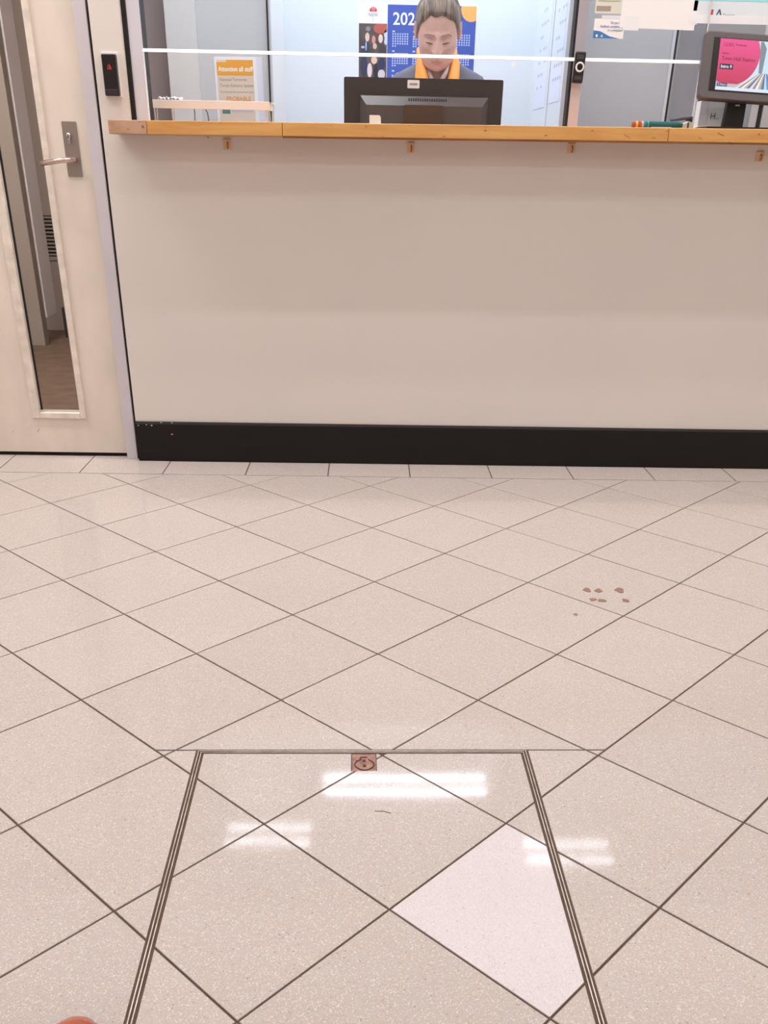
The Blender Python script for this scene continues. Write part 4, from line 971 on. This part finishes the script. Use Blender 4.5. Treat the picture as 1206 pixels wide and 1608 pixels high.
# logo: red flower over two lines of letters
M_redp = mat('print_red', (214, 60, 72), .6)
lx, lz = xx_(586), yy(18)
for k_, (dx, h_) in enumerate(((-.014, .011), (-.008, .017), (0, .021), (.008, .017), (.014, .011))):
    obj('logo_petal', prism(bmesh.new(), [(lx+dx-.0035, lz-.005), (lx+dx+.0035, lz-.005), (lx+dx*1.05+.0028, lz+h_*.6), (lx+dx*1.1, lz+h_-.002), (lx+dx*1.05-.0028, lz+h_*.6)], 'y', -.0018, -.0012), M_redp, t)
text('logo_lettering', 'NSW', .020, (lx, -.0016, yy(27.5)), mat('print_navy', (92, 94, 112), .6), t, align='CENTER')
obj('print_rule', bx(lx-.003, lx-.0018, -.0016, -.0012, yy(37), yy(29)), MATS['print_navy'], t)
# photo strip of three people
ph0, ph1 = -W3+.002, xs-.002; pz1 = yy(38.5); pz0 = -H3-.008
obj('photo_ground', bx(ph0, ph1, -.0015, -.0012, pz0, pz1), mat('photo_brown', (92, 76, 72), .6, noise=(24, .35, 4, (1, 1, 1))), t)
def blob(nm, px, py, rx, rz, cc, lay, n=18):
    X = xx_(px); Z = yy(py); pts_ = [(X+rx*math.cos(2*PI*i/n), Z+rz*math.sin(2*PI*i/n)) for i in range(n)]
    pts_ = clip(clip(clip(clip(pts_, 1, 0, ph1), -1, 0, -ph0), 0, 1, pz1), 0, -1, -pz0)
    if len(pts_) > 2: obj(nm, prism(bmesh.new(), pts_, 'y', -.0016-.0001*lay, -.0012), mat('photo_%d_%d_%d' % cc, cc, .6), t)
for args in ((598, 46, .036, .022, (178, 86, 72), 0), (606, 60, .010, .03, (206, 206, 214), 0), (578, 60, .0125, .020, (86, 72, 70), 1), (578, 47, .012, .010, (128, 128, 136), 2), (577, 60, .0105, .018, (226, 186, 172), 3), (587, 64, .009, .017, (214, 138, 122), 2), (599, 62, .016, .022, (76, 58, 56), 2), (598, 62, .011, .018, (230, 200, 190), 3),
             (574, 78, .020, .03, (56, 58, 82), 2), (575, 74, .004, .02, (150, 170, 210), 4), (570, 76, .009, .005, (206, 186, 176), 4), (589, 74, .010, .012, (216, 180, 166), 4), (601, 84, .020, .032, (70, 58, 56), 3), (588, 96, .015, .016, (222, 186, 170), 5),
             (572, 106, .018, .042, (44, 50, 84), 2), (581, 112, .012, .03, (222, 204, 204), 4), (591, 114, .012, .036, (34, 32, 44), 3), (600, 102, .018, .024, (38, 44, 82), 4), (600, 118, .018, .020, (206, 196, 204), 4)):
    blob('photo_patch', *args)
# papers on the side wall of the alcove
for y0_, y1_, zb_, lab in ((1.551, 1.874, 1.2265, 'printed paper on alcove side wall nearest the white back wall'), (1.175, 1.433, 1.2345, 'printed paper on alcove side wall nearest the window post')):
    t = empty('wall_paper_sheet', (AR, (y0_+y1_)/2, zb_+.22)); tag(t, lab, 'paper', 'papers on the alcove side wall')
    hw_ = (y1_-y0_)/2
    obj('sheet', bx(-.0015, 0, -hw_, hw_, -.22, .22), mat('sheet_pale_blue', (222, 226, 242), .6), t)
    bm = bmesh.new()
    for i in range(7):
        for k_ in range(4):
            if random.random() < .75: box(bm, -.0019, -.0015, hw_-.05-.055*k_-.03, hw_-.05-.055*k_, .16-.05*i, .172-.05*i)
    o = obj('print_marks', bm, mat('print_soft_grey', (186, 190, 208), .7), t); o['kind'] = 'stuff'
obj('wall_joint', bx(AR-.003, AR, 1.475, 1.49, .1, CEIL), M_pgrey, wr)
YG = 0.0195
t, hw_, hh_ = mkpaper('glass_notice', 985, -60, 1090, 47, YG-.001, 'white sheet taped to the glass, left of the two large notices', 'notice', th=.0008)
t.rotation_euler = (0, math.radians(.8), 0)
obj('tape_strip', bx(-hw_+.012, -hw_+.06, -.0010, -.0008, -hh_-.006, -hh_+.03), mat('tape_clear', (238, 238, 242), .25), t)
obj('tape_strip', bx(hw_-.016, hw_+.006, -.0010, -.0008, -hh_+.015, -hh_+.05), MATS['tape_clear'], t)
t, hw_, hh_ = mkpaper('glass_notice', 1100, -60, 1216, 37, YG-.001, 'white sheet with pale cyan band taped to the glass above the customer display', 'notice', th=.0008, m=mat('sheet_cool', (222, 230, 238), .6))
zb_ = t.location.z
obj('cyan_band', bx(-hw_, hw_, -.0012, -.0008, at(1150, 2, YG).z-zb_, hh_), mat('print_cyan', (150, 226, 236), .5), t)
lx_ = at(1117, 20, YG).x-t.location.x; lz_ = at(1117, 20, YG).z-zb_
obj('logo_block', bx(lx_-.005, lx_+.005, -.0012, -.0008, lz_-.006, lz_+.008), M_redp, t)
l2 = at(1128, 20, YG).x-t.location.x
obj('logo_mark', prism(bmesh.new(), [(l2-.008, lz_-.008), (l2-.004, lz_-.008), (l2+.002, lz_+.003), (l2+.006, lz_-.008), (l2+.011, lz_-.008), (l2+.004, lz_+.009), (l2, lz_+.009)], 'y', -.0012, -.0008), mat('print_navy_logo', (70, 84, 130), .5), t)
text('logo_lettering', 'Transport', .009, (l2+.014, -.001, lz_-.008), MATS['print_navy_logo'], t)
obj('tape_strip', bx(-hw_-.01, hw_, -.0013, -.0009, -hh_-.004, -hh_+.018), MATS['tape_clear'], t)
t, hw_, hh_ = mkpaper('glass_card', 939, -30, 979, 22, YG-.0005, 'small pale green printed card on the glass, upper of the two beside the post', 'card', th=.0006, m=mat('card_pale_green', (216, 216, 204), .6))
for i in range(5): obj('print_rule', bx(-hw_+.008, hw_-.014, -.0009, -.0006, -hh_+.03+.009*i, -hh_+.033+.009*i), mat('print_olive', (172, 172, 156), .7), t)
obj('print_bar', bx(-hw_+.004, 0.004, -.0009, -.0006, -hh_+.006, -hh_+.019), mat('print_brown_bar', (166, 150, 140), .7), t)
t, hw_, hh_ = mkpaper('glass_card', 934, 29, 978, 61, YG-.0005, 'small white card with a blue triangle on the glass, beside the post', 'card', th=.0006)
M_bl2 = mat('print_mid_blue', (60, 120, 180), .6); M_bt = mat('print_blue_text', (72, 104, 160), .6)
obj('blue_triangle', prism(bmesh.new(), [(-hw_, -hh_), (hw_*.75, -hh_), (hw_*.1, -hh_*.78), (-hw_*.55, -hh_*.28), (-hw_, -hh_*.2)], 'y', -.0009, -.0006), M_bl2, t)
for i, b_ in enumerate(('Do you have', 'feedback, compliments', 'or a complaint?')): text('lettering', b_, .0098, (hw_-.004, -.0008, hh_-.013-.0095*i), M_bt, t, align='RIGHT', sx=.78)
obj('logo_block', bx(-hw_*.82, -hw_*.70, -.0011, -.0009, -hh_*.88, -hh_*.62), M_wtxt, t); text('logo_lettering', 'A', .011, (-hw_*.5, -.001, -hh_*.9), M_wtxt, t)
o = obj('tape_piece', bx(at(945, 27, YG).x, at(975, 27, YG).x, YG-.0008, YG-.0002, at(950, 29, YG).z, at(950, 24, YG).z), mat('tape_white', (226, 230, 236), .3)); tag(o, 'pale tape strip on the glass between the two small cards', 'tape')
p = at(806, 101, YO); o = obj('sticky_dot', cyl(bmesh.new(), (p.x, YO-.0008, p.z), (p.x, YO, p.z), .013, 16), mat('dot_cream', (236, 234, 226), .7)); tag(o, 'faint cream dot on the white wall right of the clerk', 'sticker')
# ------------------------------------------------------------------ photographer's shoe tip
p = atz(120, 1601, .02); sh = empty('leather_shoe', (p.x+.004, p.y+.003, 0)); tag(sh, 'shiny reddish brown leather shoe, only its toe in the bottom left corner', 'shoe')
M_lea = mat('leather_red_brown', (172, 84, 56), .25, coat=.4); M_sole = mat('sole_dark', (60, 36, 28), .6)
def sring(y, a, zt_, n=20, zb=.014): return [(a*math.cos(2*PI*i/n), y, zb+(zt_-zb)*max(0, math.sin(2*PI*i/n))**.8-.002*(math.sin(2*PI*i/n) < 0)) for i in range(n)]
obj('shoe_upper', loft(bmesh.new(), [sring(y, a, z) for y, a, z in ((.0, .008, .022), (-.006, .021, .030), (-.02, .033, .038), (-.05, .042, .048), (-.10, .045, .060), (-.15, .040, .085), (-.20, .036, .098), (-.25, .035, .10), (-.275, .026, .095), (-.285, .012, .08))]), M_lea, sh, True)
bm = bmesh.new(); sp_o = [(-.009, .004), (-.024, -.006), (-.037, -.022), (-.046, -.052), (-.049, -.10), (-.042, -.16), (-.039, -.24), (-.030, -.28), (-.012, -.292)]
prism(bm, sp_o+[(-x, y) for x, y in sp_o[::-1]], 'z', 0.0, .0145); obj('shoe_sole', bm, M_sole, sh)
for i in range(4): obj('lace', tube(bmesh.new(), [(-.016, -.115-.018*i, .066+.010*i), (0, -.113-.018*i, .074+.010*i), (.016, -.115-.018*i, .066+.010*i)], .002, 6), M_sole, sh)
# ------------------------------------------------------------------ lamps
M_lamp = mat('lamp_housing', (240, 238, 234), .5)
def luminaire(x, y, w_, col, lab, group, sp, wd=.035, z=CEIL, hl=.6):
    t = empty('ceiling_light', (x, y, z)); tag(t, lab, 'ceiling light', group)
    obj('housing', bx(-hl, hl, -sp-.045, sp+.045, -.035, 0, bev=.004), M_lamp, t)
    obj('reflector', bx(-hl+.01, hl-.01, -.008, .008, -.06, -.035), M_lamp, t)
    for s in (-1, 1):
        obj('tube', cyl(bmesh.new(), (-hl+.02, s*sp, -.05), (hl-.02, s*sp, -.05), .012, 12), emis_mat('tube_glow', tuple(int(255*c) for c in col), 1.0), t, True)
        ld = bpy.data.lights.new('tube_light', 'AREA'); ld.shape = 'RECTANGLE'; ld.size = 2*hl-.06; ld.size_y = wd; ld.energy = w_; ld.color = col
        lo = bpy.data.objects.new('tube_light', ld); COL.objects.link(lo); lo.parent = t; lo.location = (0, s*sp, -.066)
for x, y, e, lab in LOBBY_LIGHTS: luminaire(x, y, e*.48, LOBBY_C, lab, 'lobby ceiling lights', .075, z=LCEIL)
for x, y, hl, sp, wd, e, lab in OFFICE_LIGHTS: luminaire(x, y, e/2, OFFICE_C, lab, 'office ceiling lights', sp, wd, hl=hl)
luminaire(-1.80, 0.45, HALL_W/2, (1, .93, .85), 'unseen twin tube light added to the corridor ceiling behind the door', None, .075)  # added lamp, kept out of sight, to light the corridor
bpy.context.view_layer.update()
